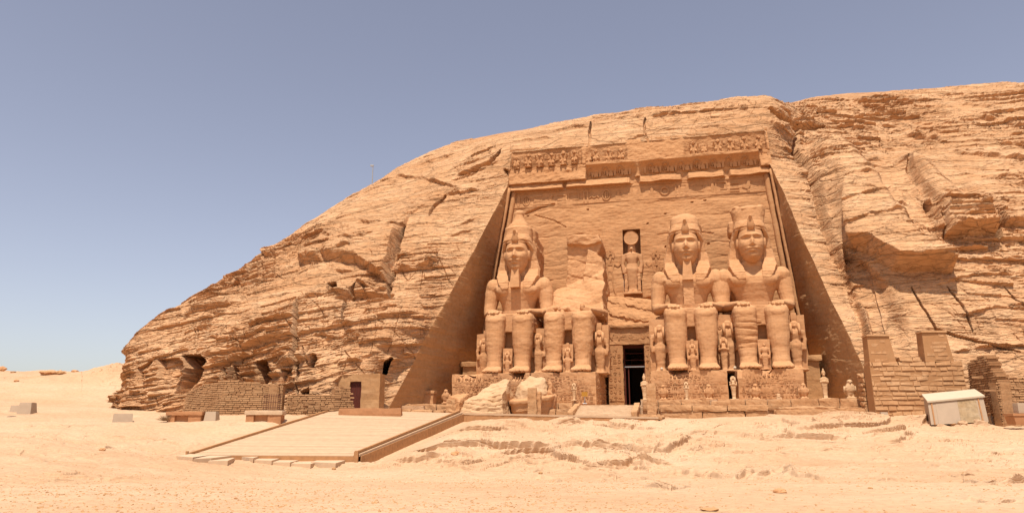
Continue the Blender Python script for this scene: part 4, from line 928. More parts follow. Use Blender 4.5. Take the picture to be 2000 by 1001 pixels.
# ------------------------------------------------------------------ smaller statues
def figure_mesh(h, style, seed=0):
    """standing stone figure: style robe / mummy / child / worn"""
    mb = MB(); k = h
    mb.gbox(-.16*k, .16*k, -.17*k, .12*k, 0, .035*k, .1*k)
    if style == 'mummy':
        mb.hsec([(0, -.04*k, .03*k, .07*k, .08*k), (0, -.02*k, .10*k, .07*k, .06*k), (0, 0, .3*k, .085*k, .07*k), (0, 0, .5*k, .11*k, .08*k), (0, 0, .62*k, .13*k, .085*k), (0, 0, .70*k, .12*k, .07*k), (0, 0, .74*k, .05*k, .05*k)], 14)
        for s_ in (-1, 1): mb.tube([(s_*.12*k, -.01*k, .68*k), (s_*.13*k, -.03*k, .56*k), (0, -.10*k, .60*k)], [.04*k, .036*k, .03*k], 8)
    elif style == 'seated':
        for s_ in (-1, 1): mb.tube([(s_*.08*k, -.2*k, .03*k), (s_*.08*k, -.2*k, .34*k), (s_*.08*k, 0, .36*k)], [.06*k, .07*k, .08*k], 8)
        mb.box(-.16*k, .16*k, -.08*k, .12*k, .03*k, .32*k); mb.hsec([(0, 0, .3*k, .13*k, .1*k), (0, 0, .5*k, .11*k, .08*k), (0, 0, .66*k, .17*k, .09*k), (0, 0, .72*k, .06*k, .06*k)], 14)
    else:
        mb.hsec([(0, 0, .03*k, .10*k, .07*k), (0, 0, .12*k, .085*k, .06*k), (0, 0, .35*k, .105*k, .075*k), (0, 0, .46*k, .12*k, .085*k), (0, 0, .56*k, .085*k, .065*k), (0, 0, .66*k, .12*k, .08*k), (0, 0, .73*k, .13*k, .07*k), (0, 0, .76*k, .05*k, .05*k)], 14)
        for s_ in (-1, 1): mb.tube([(s_*.14*k, 0, .72*k), (s_*.16*k, -.01*k, .55*k), (s_*.145*k, -.03*k, .38*k)], [.042*k, .036*k, .03*k], 8)
        if style != 'worn':
            for s_ in (-1, 1): mb.tube([(s_*.05*k, .02*k, .05*k), (s_*.05*k, -.12*k, .045*k)], [.04*k, .03*k], 8)
    mb.ell((0, -.01*k, .815*k), (.052*k, .058*k, .07*k), 12, 10); mb.ell((0, -.068*k, .805*k), (.012*k, .018*k, .02*k), 6, 4)
    return mb
def statuette(name, label, cat, h, style, u, v, w, head='wig', mat='statue', group=None, slab=False, rot=0, seed=0):
    t = thing(name, label, cat, u, v, w, rot, group)
    figure_mesh(h, style).build('body', M[mat], t, remesh=h*.016, sm_it=1, noise=[(.008*h, 5/h), (.004*h, 14/h)], smooth=True, seed=seed)
    k = h; mb = MB()
    if head in ('wig', 'plumes'):
        mb.hsec([(0, .025*k, .68*k, .10*k, .06*k), (0, .025*k, .78*k, .09*k, .07*k), (0, .01*k, .87*k, .075*k, .075*k), (0, .01*k, .905*k, .04*k, .04*k)], 12)
        for s_ in (-1, 1): mb.tube([(s_*.065*k, -.02*k, .85*k), (s_*.075*k, -.06*k, .76*k), (s_*.07*k, -.085*k, .66*k)], [.03*k, .03*k, .025*k], 6)
        if head == 'plumes': mb.gbox(-.055*k, .055*k, -.02*k, .04*k, .9*k, 1.06*k, .05*k, rnd=.02*k)
    elif head == 'cone': mb.hsec([(0, .01*k, .82*k, .068*k, .07*k), (0, .01*k, .88*k, .066*k, .068*k), (0, .01*k, .94*k, .05*k, .05*k), (0, .01*k, .985*k, .022*k, .022*k), (0, .01*k, 1.01*k, .028*k, .028*k), (0, .01*k, 1.03*k, .012*k, .012*k)], 12)
    if mb.v: mb.build('headdress', M[mat], t, noise=[(.004*h, 6/h)], smooth=True)
    if slab: mb = MB(); mb.gbox(-.2*k, .2*k, .04*k, .3*k, 0, 1.02*k, .12*k, rnd=.02*k); mb.build('back_slab', M['statue'], t, noise=[(.02*k, 1.5/k*2)])
    return t
def falcon(label, u, v, w, h=1.45, mat='statue', worn=False):
    t = thing('falcon_statue', label, 'statue', u, v, w, 0, 'falcon statues along the terrace'); k = h
    mb = MB(); mb.gbox(-.24*k, .24*k, -.28*k, .3*k, 0, .09*k, .1*k)
    mb.hsec([(0, .02*k, .09*k, .14*k, .14*k), (0, 0, .22*k, .20*k, .2*k), (0, -.02*k, .42*k, .27*k, .24*k), (0, -.03*k, .60*k, .26*k, .23*k), (0, -.04*k, .72*k, .2*k, .19*k), (0, -.05*k, .80*k, .15*k, .15*k)], 14)
    mb.ell((0, -.07*k, .87*k), (.15*k, .16*k, .13*k), 12, 8); mb.tube([(0, .1*k, .45*k), (0, .26*k, .12*k)], [.14*k, .08*k], 8)
    for s_ in (-1, 1): mb.tube([(s_*.09*k, -.08*k, .2*k), (s_*.09*k, -.14*k, .09*k)], [.08*k, .07*k], 8)
    mb.build('body', M[mat], t, remesh=.03*k, sm_it=1, noise=[(.02*k, 4/k)], smooth=True, seed=int(u*5) % 30)
    if not worn: mb = MB(); mb.tube([(0, -.19*k, .88*k), (0, -.26*k, .85*k), (0, -.27*k, .80*k)], [.05*k, .03*k, .01*k], 8); mb.build('beak', M[mat], t, smooth=True)
    mb = MB()
    for s_ in (-1, 1): mb.tube([(s_*.25*k, 0, .66*k), (s_*.28*k, .03*k, .42*k), (s_*.16*k, .16*k, .14*k)], [(.05*k, .13*k), (.05*k, .15*k), (.03*k, .05*k)], 8, up=(0, 1, 0))
    w_ = mb; half = len(mb.v)//2
    a, b = MB(), MB(); nf = len(mb.f)//2; n0 = len(mb.v[0]); a.add(mb.v[0], mb.f[:nf]); b.add(mb.v[1], [tuple(i-n0 for i in f) for f in mb.f[nf:]])
    a.build('wing', M[mat], t, smooth=True); b.build('wing', M[mat], t, smooth=True)
    return t
FV = 3.05
for label, u, w, h, style, head, slab in (
  ('small queen statue between the shins of the leftmost colossus', -12.75, 9.6, 2.7, 'worn', 'wig', True),
  ('small statue between the shins of the broken colossus', -6.2, 9.6, 3.0, 'robe', 'plumes', True),
  ('small queen statue with tall plumes between the shins of the colossus right of the doorway', 6.6, 9.6, 3.05, 'robe', 'plumes', True),
  ('battered small statue between the shins of the rightmost colossus', 13.55, 9.6, 3.0, 'worn', 'none', True),
  ('tall slim queen statue on the right of the leftmost colossus', -9.75, 7.6, 5.0, 'robe', 'wig', True),
  ('worn slab figure on the left of the broken colossus', -9.0, 7.3, 4.6, 'worn', 'none', True),
  ('tall worn queen statue on the right of the broken colossus beside the doorway', -3.05, 7.4, 5.2, 'robe', 'plumes', True),
  ('tall shaded queen statue left of the bearded colossus beside the doorway', 3.35, 7.4, 5.6, 'robe', 'wig', True),
  ('slim pointed figure on the right of the stump-crowned colossus', 9.75, 8.0, 3.9, 'mummy', 'wig', False),
  ('tall worn figure on the left of the rightmost colossus', 10.35, 7.2, 5.9, 'worn', 'wig', True),
  ('queen statue on the right of the rightmost colossus near the dark corner', 16.85, 7.4, 5.6, 'robe', 'plumes', True),
  ('narrow worn figure on the far left of the leftmost colossus', -16.05, 7.2, 4.6, 'worn', 'wig', True)):
    statuette('queen_statue', label, 'statue', h, style, u, FV, w, head, group='small figures beside the colossi legs', slab=slab, seed=int(u*3) % 40)
TV = .12
statuette('mummy_statue', 'white-crowned mummy statue at the right end of the terrace before the dark corner', 'statue', 2.75, 'mummy', bu(1612, 770, 12)[0], TV, 12, 'cone', 'statue2', 'small statues standing on the terrace')
statuette('mummy_statue', 'mummy statue in the gap between the two right-hand pedestals', 'statue', 2.5, 'mummy', 10.2, TV, 11.7, 'wig', 'statue2', 'small statues standing on the terrace')
statuette('mummy_statue', 'slender statue in front of the pedestal of the stump-crowned colossus', 'statue', 1.95, 'mummy', bu(1341, 770, 12)[0], TV, 11.9, 'wig', 'statue2', 'small statues standing on the terrace')
statuette('mummy_statue', 'slender statue right of the dark doorway', 'statue', 2.55, 'mummy', bu(1259, 770, 12)[0], TV, 11.9, 'cone', 'statue2', 'small statues standing on the terrace')
statuette('mummy_statue', 'slender statue left of the stairs before the broken colossus', 'statue', 1.95, 'mummy', bu(1121, 770, 12.3)[0], TV, 12.2, 'wig', 'statue2', 'small statues standing on the terrace')
for x, lab, m_ in ((1296, 'falcon statue at the left end of the right-hand pedestals', 'statue'), (1385, 'falcon statue beside the gap between the right-hand pedestals', 'statue'), (1476, 'falcon statue before the left half of the rightmost pedestal', 'statue'),
               (1570, 'falcon statue before the right end of the rightmost pedestal', 'statue'), (1661, 'pale falcon statue at the far right of the terrace', 'statue2'), (875, 'falcon statue in front of the leftmost pedestal', 'statue'), (812, 'falcon statue at the far left by the shaded rock wall', 'statue')):
    falcon(lab, bu(x, 770, 12)[0], TV if x > 1200 else -.12, 12.0 if x > 1200 else 12.6, 1.75 if x == 1661 else 1.5, m_)
mb = MB(); mb.gbox(-.25, .25, -.2, .2, 0, .18, .1); mb.gbox(-.2, .12, -.14, .14, .18, .5, .06, rnd=.06)
t = mb.build('broken_base', M['statue2'], None, noise=[(.05, 3)]); place(t, bu(1521, 770, 12)[0], TV, 12); tag(t, 'pale broken statue stump on the terrace before the rightmost pedestal', 'statue base')
# the sun god in the niche
sg = thing('falcon_god_statue', 'falcon-headed god statue with sun disc in the niche above the door', 'statue', .23, 13.0, -1.55, 0)
mb = figure_mesh(7.0, 'robe'); mb.tube([(0, -.3, 5.78), (0, -.68, 5.62)], [.18, .06], 8); mb.build('body', M['statue'], sg, remesh=.07, sm_it=1, noise=[(.04, .8)], smooth=True)
mb = MB(); k = 7.0; mb.hsec([(0, .1, .70*k, .6, .3), (0, .1, .8*k, .5, .35), (0, 0, .88*k, .42, .38), (0, 0, .92*k, .25, .25)], 14); mb.build('wig', M['statue'], sg, smooth=True)
mb = MB(); L = []
for y, r in ((-.5, .78), (-.55, .86), (-.2, .9), (.1, .86)): L.append([(r*cos(a), y, 7.05+r*sin(a)) for a in np.linspace(0, 2*pi, 29)[:-1]])
mb.loft(L); mb.build('sun_disc', M['statue'], sg, noise=[(.02, 1)], smooth=False)
for s_ in (-1, 1): mb = MB(); mb.gbox(s_*.78-.2, s_*.78+.2, -.55, -.1, 0, 2.6, .15, rnd=.08); mb.build('side_post', M['statue'], sg, noise=[(.06, 1.5)])

# ------------------------------------------------------------------ pedestals
def pedestal(label, u0, u1, wf, seed, side=0):
    c = (u0+u1)/2; h = (u1-u0)/2; t = thing('pedestal', label, 'pedestal', c, -.35, 0, 0, 'pedestals under the colossi'); mb = MB(); mb.gbox(-h, h, -wf, 0, 0, 3.4, .22, rnd=.05, tx=.03)
    def worn(V):
        V = V.copy(); top = np.clip((V[:, 2]-2.6)/.8, 0, 1); n_ = fbm(V[:, 0]*.5+seed, V[:, 1]*.2, V[:, 0]*0, 3, seed=70+seed); V[:, 1] += (V[:, 1] < -wf+.5)*top*np.clip(n_-.15, 0, 1)*1.6; V[:, 2] -= top*np.clip(n_-.2, 0, 1)*.8*(V[:, 1] < -wf+1.6); return V
    mb.build('block', M['statue'], t, noise=[(.06, .6), (.02, 2.5)], fn=worn)
    mb = MB(); r = random.Random(seed)
    for row in range(6): signs(mb, -h+.3, h-.3, .30+row*.46, .42, lambda x, z: -wf+.03*z/3, .95, r, .07)
    for row in range(3): mb.box(-h+.15, h-.15, -wf-.04, -wf+.1, .22+row*.92, .26+row*.92)
    if side:
        xs = h*side
        mb2 = MB(); r2 = random.Random(seed+5)
        for row in range(4): signs(mb2, .5, wf-.4, .35+row*.62, .5, lambda x, z: 0, 1.0, r2, .05)
        mb2.v = [np.stack([np.full(len(q), 0.)+xs-side*(q[:, 1]*1.0)*-1*-1, -q[:, 0], q[:, 2]], -1) for q in mb2.v]; mb2.build('carved_inscription', M['statue'], t)
    mb.build('carved_inscription', M['statue'], t); return t
pedestal('pedestal of the leftmost colossus behind the fallen rocks', -18.4, -9.95, 11.35, 1)
pedestal('pedestal of the broken colossus with carved side facing the stairs', -9.85, -3.1, 11.35, 2, 1)
pedestal('carved pedestal of the colossus just right of the doorway', 2.35, 9.75, 11.25, 3, -1)
pedestal('carved pedestal of the rightmost colossus', 10.65, 16.75, 11.25, 4)
# low chapels in the corners
for nm, lab, u, w, wd in (('corner_chapel', 'small cavetto-topped chapel in the left corner beside the leftmost colossus', -17.6, 5.0, 2.2), ('corner_chapel', 'shaded small chapel in the right corner of the temple front', 18.2, 5.0, 2.0)):
    t = thing(nm, lab, 'chapel', u, -.35, w); mb = MB(); mb.gbox(-wd/2-.5, wd/2+.2, 0, 5, 0, 4.6, .2, tx=.08); mb.build('block', M['cut'], t, noise=[(.05, .8)])
    mb = MB(); mb.gbox(-wd/2-.7, wd/2+.4, -.3, 5, 4.6, 5.2, .2, rnd=.1); mb.build('cavetto', M['cut'], t, noise=[(.08, .8)])
t = thing('round_altar', 'worn block altar standing before the shaded left rock wall', 'altar', bu(836, 775, 11)[0], -.3, 11); mb = MB(); mb.gbox(-.75, .75, -.5, .5, 0, 1.3, .12, rnd=.05); mb.build('block', M['statue'], t, noise=[(.05, 1)]); mb = MB(); mb.gbox(-.85, .85, -.6, .6, 1.3, 1.62, .12, rnd=.05); mb.build('cap', M['statue'], t, noise=[(.05, 1)])
# ------------------------------------------------------------------ terrace, stairs and paving
def LB(mb, label, cat, name, mat, **kw):
    """one-mesh thing built in temple coordinates (u, -w, v): re-based to its own foot"""
    g = kw.pop('group', None); V = mb.arr(); c = np.array([V[:, 0].mean(), V[:, 1].mean(), V[:, 2].min()]); mb.v = [q-c for q in mb.v]
    o = mb.build(name, mat, None, **kw); o.matrix_world = Matrix.Translation(Vector(W(c[0], c[2], -c[1]))) @ Matrix.Rotation(-TH, 4, 'Z'); return tag(o, label, cat, g)
mb = MB(); mb.gbox(-19.8, -4.95, -12.6, .6, -1.6, -.14, .35); mb.gbox(-4.94, 1.35, -12.3, .6, -1.6, -.30, .3); mb.gbox(1.36, 22.2, -12.5, .6, -1.6, .12, .35)
mb.gbox(-23.5, -19.8, -16, -8, -1.8, -.35, .35)
o = mb.build('pavement', M['ground'], None, noise=[(.04, .8)]); place(o, 0, 0, 0); tag(o, kind='structure')
def blockrow(mb, u0, u1, wf, dep, v0, v1, rnd, L=(1.2, 2.6), jit=.05, rd=.07, gap=.02):
    u = u0
    while u < u1-.3:
        l = rnd.uniform(*L); l = u1-u if u+l > u1-.7 else l; j = rnd.uniform(-jit, jit); h = rnd.uniform(-jit, jit)*.8
        mb.gbox(u+gap, u+l-gap, -(wf+j), -(wf+j)+dep, v0, v1+h, .22, rnd=rd); u += l
r = random.Random(8)
mb = MB(); blockrow(mb, 1.5, 7.9, 12.75, .9, -.9, .14, r); blockrow(mb, 8.6, 22.2, 12.75, .9, -.9, .14, r, (1.6, 3.6)); mb.gbox(8.0, 9.8, -13.1, -12.0, -.6, .0, .2, rnd=.15)
LB(mb, 'upper stone step wall along the front of the right-hand terrace', 'wall', 'terrace_wall', M['block'], noise=[(.06, .9), (.025, 3)])
mb = MB(); blockrow(mb, 3.2, 13.0, 14.3, 1.5, -1.0, -.42, r, (2, 4)); blockrow(mb, 3.2, 13.0, 14.2, 1.5, -1.9, -1.02, r, (2.5, 4))
mb.gbox(13.6, 22.0, -14.5, -12.7, -1.9, -.86, .22, rnd=.08); mb.gbox(13.8, 19.0, -14.0, -12.8, -.9, -.58, .22, rnd=.12); mb.gbox(18.6, 21.8, -13.9, -12.8, -.9, -.70, .22, rnd=.1)
LB(mb, 'broken lower stone step wall below the right-hand terrace', 'wall', 'terrace_wall', M['block'], noise=[(.07, .8), (.03, 3)])
mb = MB(); blockrow(mb, -23.2, -17.3, 15.6, 1.0, -1.5, -.22, r, (1.5, 3)); blockrow(mb, -23.0, -17.3, 17.2, 1.3, -1.7, -.78, r, (1.5, 3), .09)
LB(mb, 'low double stone wall left of the fallen rocks', 'wall', 'terrace_wall', M['block'], noise=[(.1, .8), (.03, 3)])
mb = MB(); blockrow(mb, -8.2, -5.2, 13.6, 1.0, -1.2, -.12, r); blockrow(mb, -8.4, -5.2, 15.1, 1.3, -1.8, -.78, r)
LB(mb, 'two stone courses between the fallen crown and the stairs', 'wall', 'terrace_wall', M['block'], noise=[(.06, .9), (.03, 3)])
mb = MB(); mb.gbox(-17.2, -16.2, -16.9, -16.0, -1.7, .25, .15, rnd=.12); LB(mb, 'squat stone pillar stump left of the fallen rocks', 'pillar', 'pillar_stump', M['block'], noise=[(.09, 1.2), (.03, 3)])
# stairs
st_ = thing('stairs', 'broad pale stone stairs leading up to the dark doorway', 'stairs', -1.95, -1.75, 14.8)
mb = MB(); N_ = 8
for k in range(N_): w0 = 17.2-k*.62; mb.gbox(-2.75, 2.65, -(w0-14.8), 2.6-0.01*k, .05, .35+k*.145, .3, rnd=.03)
mb.build('steps', M['slab'], st_, noise=[(.03, .9), (.015, 3)])
for s_ in (-1, 1):
    mb = MB(); x = 2.95*s_; mb.gbox(x-.28, x+.28, -2.6, 2.7, 0, .75, .18, rnd=.08)
    def sl_(V): V = V.copy(); V[:, 2] += np.where(V[:, 2] > .3, (V[:, 1]+2.6)*.17, 0); return V
    mb.build('parapet', M['block'], st_, noise=[(.05, 1), (.02, 3)], fn=sl_)
mb = MB(); mb.gbox(-1.1, 1.1, -.45, .45, 0, .28, .15, rnd=.06); mb.gbox(-1.6, .9, -.9, -.5, -.15, .1, .15, rnd=.05)
t = thing('stone_stele', 'tall brown stone stele on a slab base right of the stairs', 'stele', 2.6, -1.65, 17.2); mb.build('base', M['block'], t, noise=[(.04, 2)])
mb = MB(); mb.gbox(-.42, .42, -.22, .22, .25, 3.1, .12, rnd=.04); mb.build('slab', M['block'], t, noise=[(.03, 1.5), (.015, 4)])
mb = MB(); mb.gbox(.0, 3.0, -.3, .3, 0, .5, .15, rnd=.05)
def slr(V): V = V.copy(); V[:, 2] += np.where(V[:, 2] > .2, np.clip(V[:, 0]-0, 0, 3)*.16, 0); return V
mb.v = [q+np.array([.3, -15.9, -1.75]) for q in mb.v]; LB(mb, 'low sloping stone kerb between the stairs and the brown stele', 'kerb', 'stone_kerb', M['block'], noise=[(.03, 2)])

# ------------------------------------------------------------------ fallen pieces of the broken colossus
mb = MB(); mb.hexa([(-15.9, -17.0, -1.5), (-11.3, -17.2, -1.5), (-11.0, -12.5, -1.5), (-15.5, -13.0, -1.5), (-15.4, -16.4, .0), (-11.6, -16.6, .55), (-11.5, -13.5, 2.0), (-13.2, -13.4, 1.8)])
mb.hexa([(-13.5, -15, .0), (-11.4, -15, .0), (-11.3, -12.6, .0), (-13, -12.6, 0), (-12.7, -14.4, 1.5), (-11.6, -14.4, 1.7), (-11.6, -12.8, 2.2), (-12.2, -12.9, 2.2)])
def fr1(V):
    V = V.copy(); so, sb = strata(V[:, 0]*.6+V[:, 1]*.3, V[:, 2]+.12*V[:, 1]+.3*fbm(V[:, 0]*.4, V[:, 1]*.4, V[:, 2]*0, 2, seed=75), .42, 2.2, 76, .05); V[:, 2] += .16*so; V[:, 1] -= .1*sb; return V
LB(mb, 'big angular fallen rock sloping left of the round fallen crown', 'rock', 'fallen_rock', M['statue2'], remesh=.12, fn=fr1, noise=[(.16, .5), (.04, 2)])
mb = MB(); mb.hexa([(-16.9, -16.6, -1.5), (-15.7, -17.2, -1.5), (-15.2, -15, -1.5), (-16.5, -14.5, -1.5), (-17.1, -16.4, .55), (-15.75, -17.0, .25), (-15.2, -15, .75), (-16.6, -14.5, .75)])
LB(mb, 'squared fallen block at the left tip of the big angular rock', 'rock', 'fallen_rock', M['statue'], remesh=.1, noise=[(.12, .7), (.04, 2)])
t = thing('crown_fragment', 'round fallen crown and head piece of the broken colossus lying on the terrace', 'statue fragment', -9.15, -1.75, 14.3)
mb = MB(); mb.hsec([(0, 0, 0, 1.75, 1.6), (0, 0, .9, 1.95, 1.85), (.02, 0, 1.75, 2.08, 1.98), (.02, 0, 1.8, 2.22, 2.12), (.05, 0, 2.15, 2.26, 2.16), (.05, 0, 2.25, 2.0, 1.9)], 40, 2.2)
def tl(V):
    V = V.copy(); V[:, 2] += .10*V[:, 0]*(V[:, 2] > 1)+.13*V[:, 1]*(V[:, 2] > 1); return V
mb.build('band', M['statue'], t, remesh=.09, sm_it=1, fn=tl, noise=[(.05, .6), (.02, 2.5)], smooth=True)
mb = MB(); mb.hsec([(0, .1, 1.9, 1.78, 1.7), (0, .1, 2.6, 1.72, 1.65), (0, .15, 3.3, 1.45, 1.4), (.1, .3, 3.9, 1.15, 1.15), (.2, .4, 4.15, .7, .8)], 40, 2.2)
def dm(V):
    V = tl(V); m = V[:, 2] > 2.9; V[:, 2] -= m*.18*np.abs(np.sin(V[:, 0]*2.2+V[:, 1])); return V
mb.build('dome', M['statue2'], t, remesh=.09, sm_it=1, fn=dm, noise=[(.12, .8), (.03, 2.5)], smooth=True)
mb = MB(); mb.prism([(1.75, 0.1), (2.35, .0), (2.3, 1.9), (1.9, 3.8), (1.65, 3.8)], -.3, 1.3); mb.build('side_lobe', M['statue'], t, remesh=.09, noise=[(.12, .8), (.03, 2)])
t = thing('stone_stele', 'narrow brown stele standing before the round fallen crown', 'stele', -8.55, -1.7, 16.9); mb = MB(); mb.gbox(-.45, .45, -.2, .2, 0, 2.95, .12, rnd=.04, tx=.02); mb.build('slab', M['block'], t, noise=[(.03, 1.5)])
mb = MB(); mb.gbox(.46, .82, -.1, .45, 0, 2.5, .12, rnd=.08); mb.build('buttress', M['statue'], t, noise=[(.06, 1.2)])
mb = MB(); mb.gbox(.3, .9, -.35, -.21, 0, .2, .1, rnd=.03); mb.build('foot_stone', M['block'], t, noise=[(.02, 2)])

# ------------------------------------------------------------------ timber deck and boardwalk
A_, B_, C_, D_ = atY(375, 887, 52), atY(690, 889, 52), atY(895, 806, 66), atY(655, 799.5, 66)     # near left, near right, far right, far left
dk = bpy.data.objects.new('timber_deck', None); C.objects.link(dk); dk.location = Vector(((A_+B_+C_+D_)/4).tolist()); tag(dk, 'wide sloping timber deck ramp in front of the temple', 'ramp'); DKO = np.array(dk.location)
def q4(s, t, dz=0): return (A_*(1-s)+B_*s)*(1-t)+(D_*(1-s)+C_*s)*t+np.array([0, 0, dz])-DKO
mb = MB(); n = 118; r = random.Random(3)
for k in range(n):
    t0, t1 = k/n, (k+1)/n-.0012; j = r.uniform(-.012, .012); cut = sorted([0, 1]+[r.uniform(.15, .85)])
    for s0, s1 in zip(cut[:-1], cut[1:]):
        s1 -= .0008; mb.hexa([q4(s0, t0, -.08+j), q4(s1, t0, -.08+j), q4(s1, t1, -.08+j), q4(s0, t1, -.08+j), q4(s0, t0, j), q4(s1, t0, j), q4(s1, t1, j), q4(s0, t1, j)])
mb.build('planks', M['plank'], dk)
def beam(mb, P, Q, w, z0, z1):
    """upright rectangular beam between two points; w = half thickness to either side"""
    P = np.asarray(P, float); Q = np.asarray(Q, float); d = Q-P; nn = np.array([-d[1], d[0], 0.]); nn /= np.linalg.norm(nn)+1e-9; a = nn*w; Z = np.array([0, 0, 1.])
    mb.hexa([P-a+Z*z0, Q-a+Z*z0, Q+a+Z*z0, P+a+Z*z0, P-a+Z*z1, Q-a+Z*z1, Q+a+Z*z1, P+a+Z*z1])
mb = MB()
for k in range(10): beam(mb, q4(-.012, k/10), q4(-.012, (k+1)/10-.002), .10, -.15, .16+r.uniform(-.01, .01))
mb.build('left_kerb_beam', M['wood'], dk)
mb = MB()
for k in range(8): beam(mb, q4(1.010, k/8), q4(1.010, (k+1)/8-.002), .09, -.15, .26); 
mb.build('right_kerb_beam', M['wood'], dk)
mb = MB(); beam(mb, q4(1.034, 0), q4(1.034, 1), .07, -.06, .10); mb.build('pale_rail', M['plank'], dk)
mb = MB(); k = 0
for k in range(44):
    P, Q = q4(1.05, k/44), q4(1.05, (k+1)/44-.0015); zb = min(gz(*(P+DKO)[:2]), gz(*(Q+DKO)[:2]))-DKO[2]-.25
    dd = r.uniform(-.012, .012); P = P+np.array([dd, 0, 0]); Q = Q+np.array([dd, 0, 0]); P2, Q2 = P.copy(), Q.copy(); h0 = zb-P[2]; beam(mb, P, Q, .04, min(h0, -.3), -.02)
mb.build('side_boards', M['wood'], dk)
mb = MB(); beam(mb, q4(0, -.006), q4(1.03, -.006), .06, -.55, -.02); mb.build('front_board', M['wood'], dk)
mb = MB(); P = q4(1.03, -.012); mb.box(P[0]-.12, P[0]+.12, P[1]-.12, P[1]+.12, P[2]-1.0, P[2]+.38); mb.build('corner_post', M['wood'], dk); mb = MB(); P = q4(-.02, -.01); mb.box(P[0]-.08, P[0]+.08, P[1]-.08, P[1]+.08, P[2]-.4, P[2]+.28); mb.build('corner_post', M['wood'], dk)
# the boardwalk that carries on along the terrace
bw = bpy.data.objects.new('boardwalk', None); C.objects.link(bw); E_ = atY(1285, 814.5, 65.6); bw.location = Vector(((C_+E_)/2).tolist()); tag(bw, 'narrow timber boardwalk from the deck ramp to the temple stairs', 'boardwalk'); BO = np.array(bw.location)
C2 = C_+np.array([0, 2.2, .0]); E2 = E_+np.array([.3, 2.2, .0]); mb = MB(); n = 120
for k in range(n):
    a, b = k/n, (k+1)/n-.001; P = [C_*(1-a)+E_*a, C_*(1-b)+E_*b, C2*(1-b)+E2*b, C2*(1-a)+E2*a]; mb.hexa([p-BO-np.array([0, 0, .1]) for p in P]+[p-BO+np.array([0, 0, r.uniform(-.05, -.035)]) for p in P])
mb.build('planks', M['plank'], bw)
mb = MB(); beam(mb, C_-BO+np.array([0, -.1, 0]), E_-BO+np.array([0, -.1, 0]), .07, -.12, .04); mb.build('edge_beam', M['plank'], bw)
mb = MB(); n = 70
for k in range(n):
    P = (C_*(1-k/n)+E_*k/n)-BO; Q = (C_*(1-(k+1)/n)+E_*(k+1)/n)-BO; Q = P+(Q-P)*.985; o_ = np.array([0, -.10+r.uniform(-.01, .01), 0]); zb = gz(*(P+BO)[:2])-BO[2]-.3; beam(mb, P+o_, Q+o_, .035, min(zb-P[2], -.4), -.14)
mb.build('side_boards', M['wood'], bw)
# paving slabs before the deck
labs = ['leftmost pale paving slab lying before the deck ramp', 'second pale paving slab from the left before the deck ramp', 'pale paving slab with clipped corner third from the left before the ramp', 'middle-left pale paving slab set against the ramp foot',
        'middle pale paving slab in the row below the ramp', 'middle-right pale paving slab in the row below the ramp', 'second pale paving slab from the right before the ramp', 'rightmost thick pale paving slab at the ramp corner']
sl4 = [((344,892),(376,897),(408,893),(372,888)), ((377,898),(412,901),(452,894),(408,892)), ((406,902),(444,906),(458,896),(428,893)), ((458,893),(494,901),(512,894),(478,889)), ((494,900),(530,905),(552,896),(512,892)), ((530,904),(566,908),(590,898),(552,894)), ((566,907),(606,912),(628,901),(590,896)), ((607,904),(655,911),(674,901),(628,896))]
for lab, P in zip(labs, sl4):
    pts = [onground(x, y+3) for x, y in P]; z = max(p[2] for p in pts[:2]); mb = MB(); zt = z+.16
    mb.hexa([(p[0], p[1], min(q[2] for q in pts)-.25) for p in pts]+[(p[0], p[1], zt+.01*i) for i, p in enumerate(pts)]); world_thing(mb, 'paving_slab', M['slab'], lab, 'paving slab', group='paving slabs before the deck ramp')

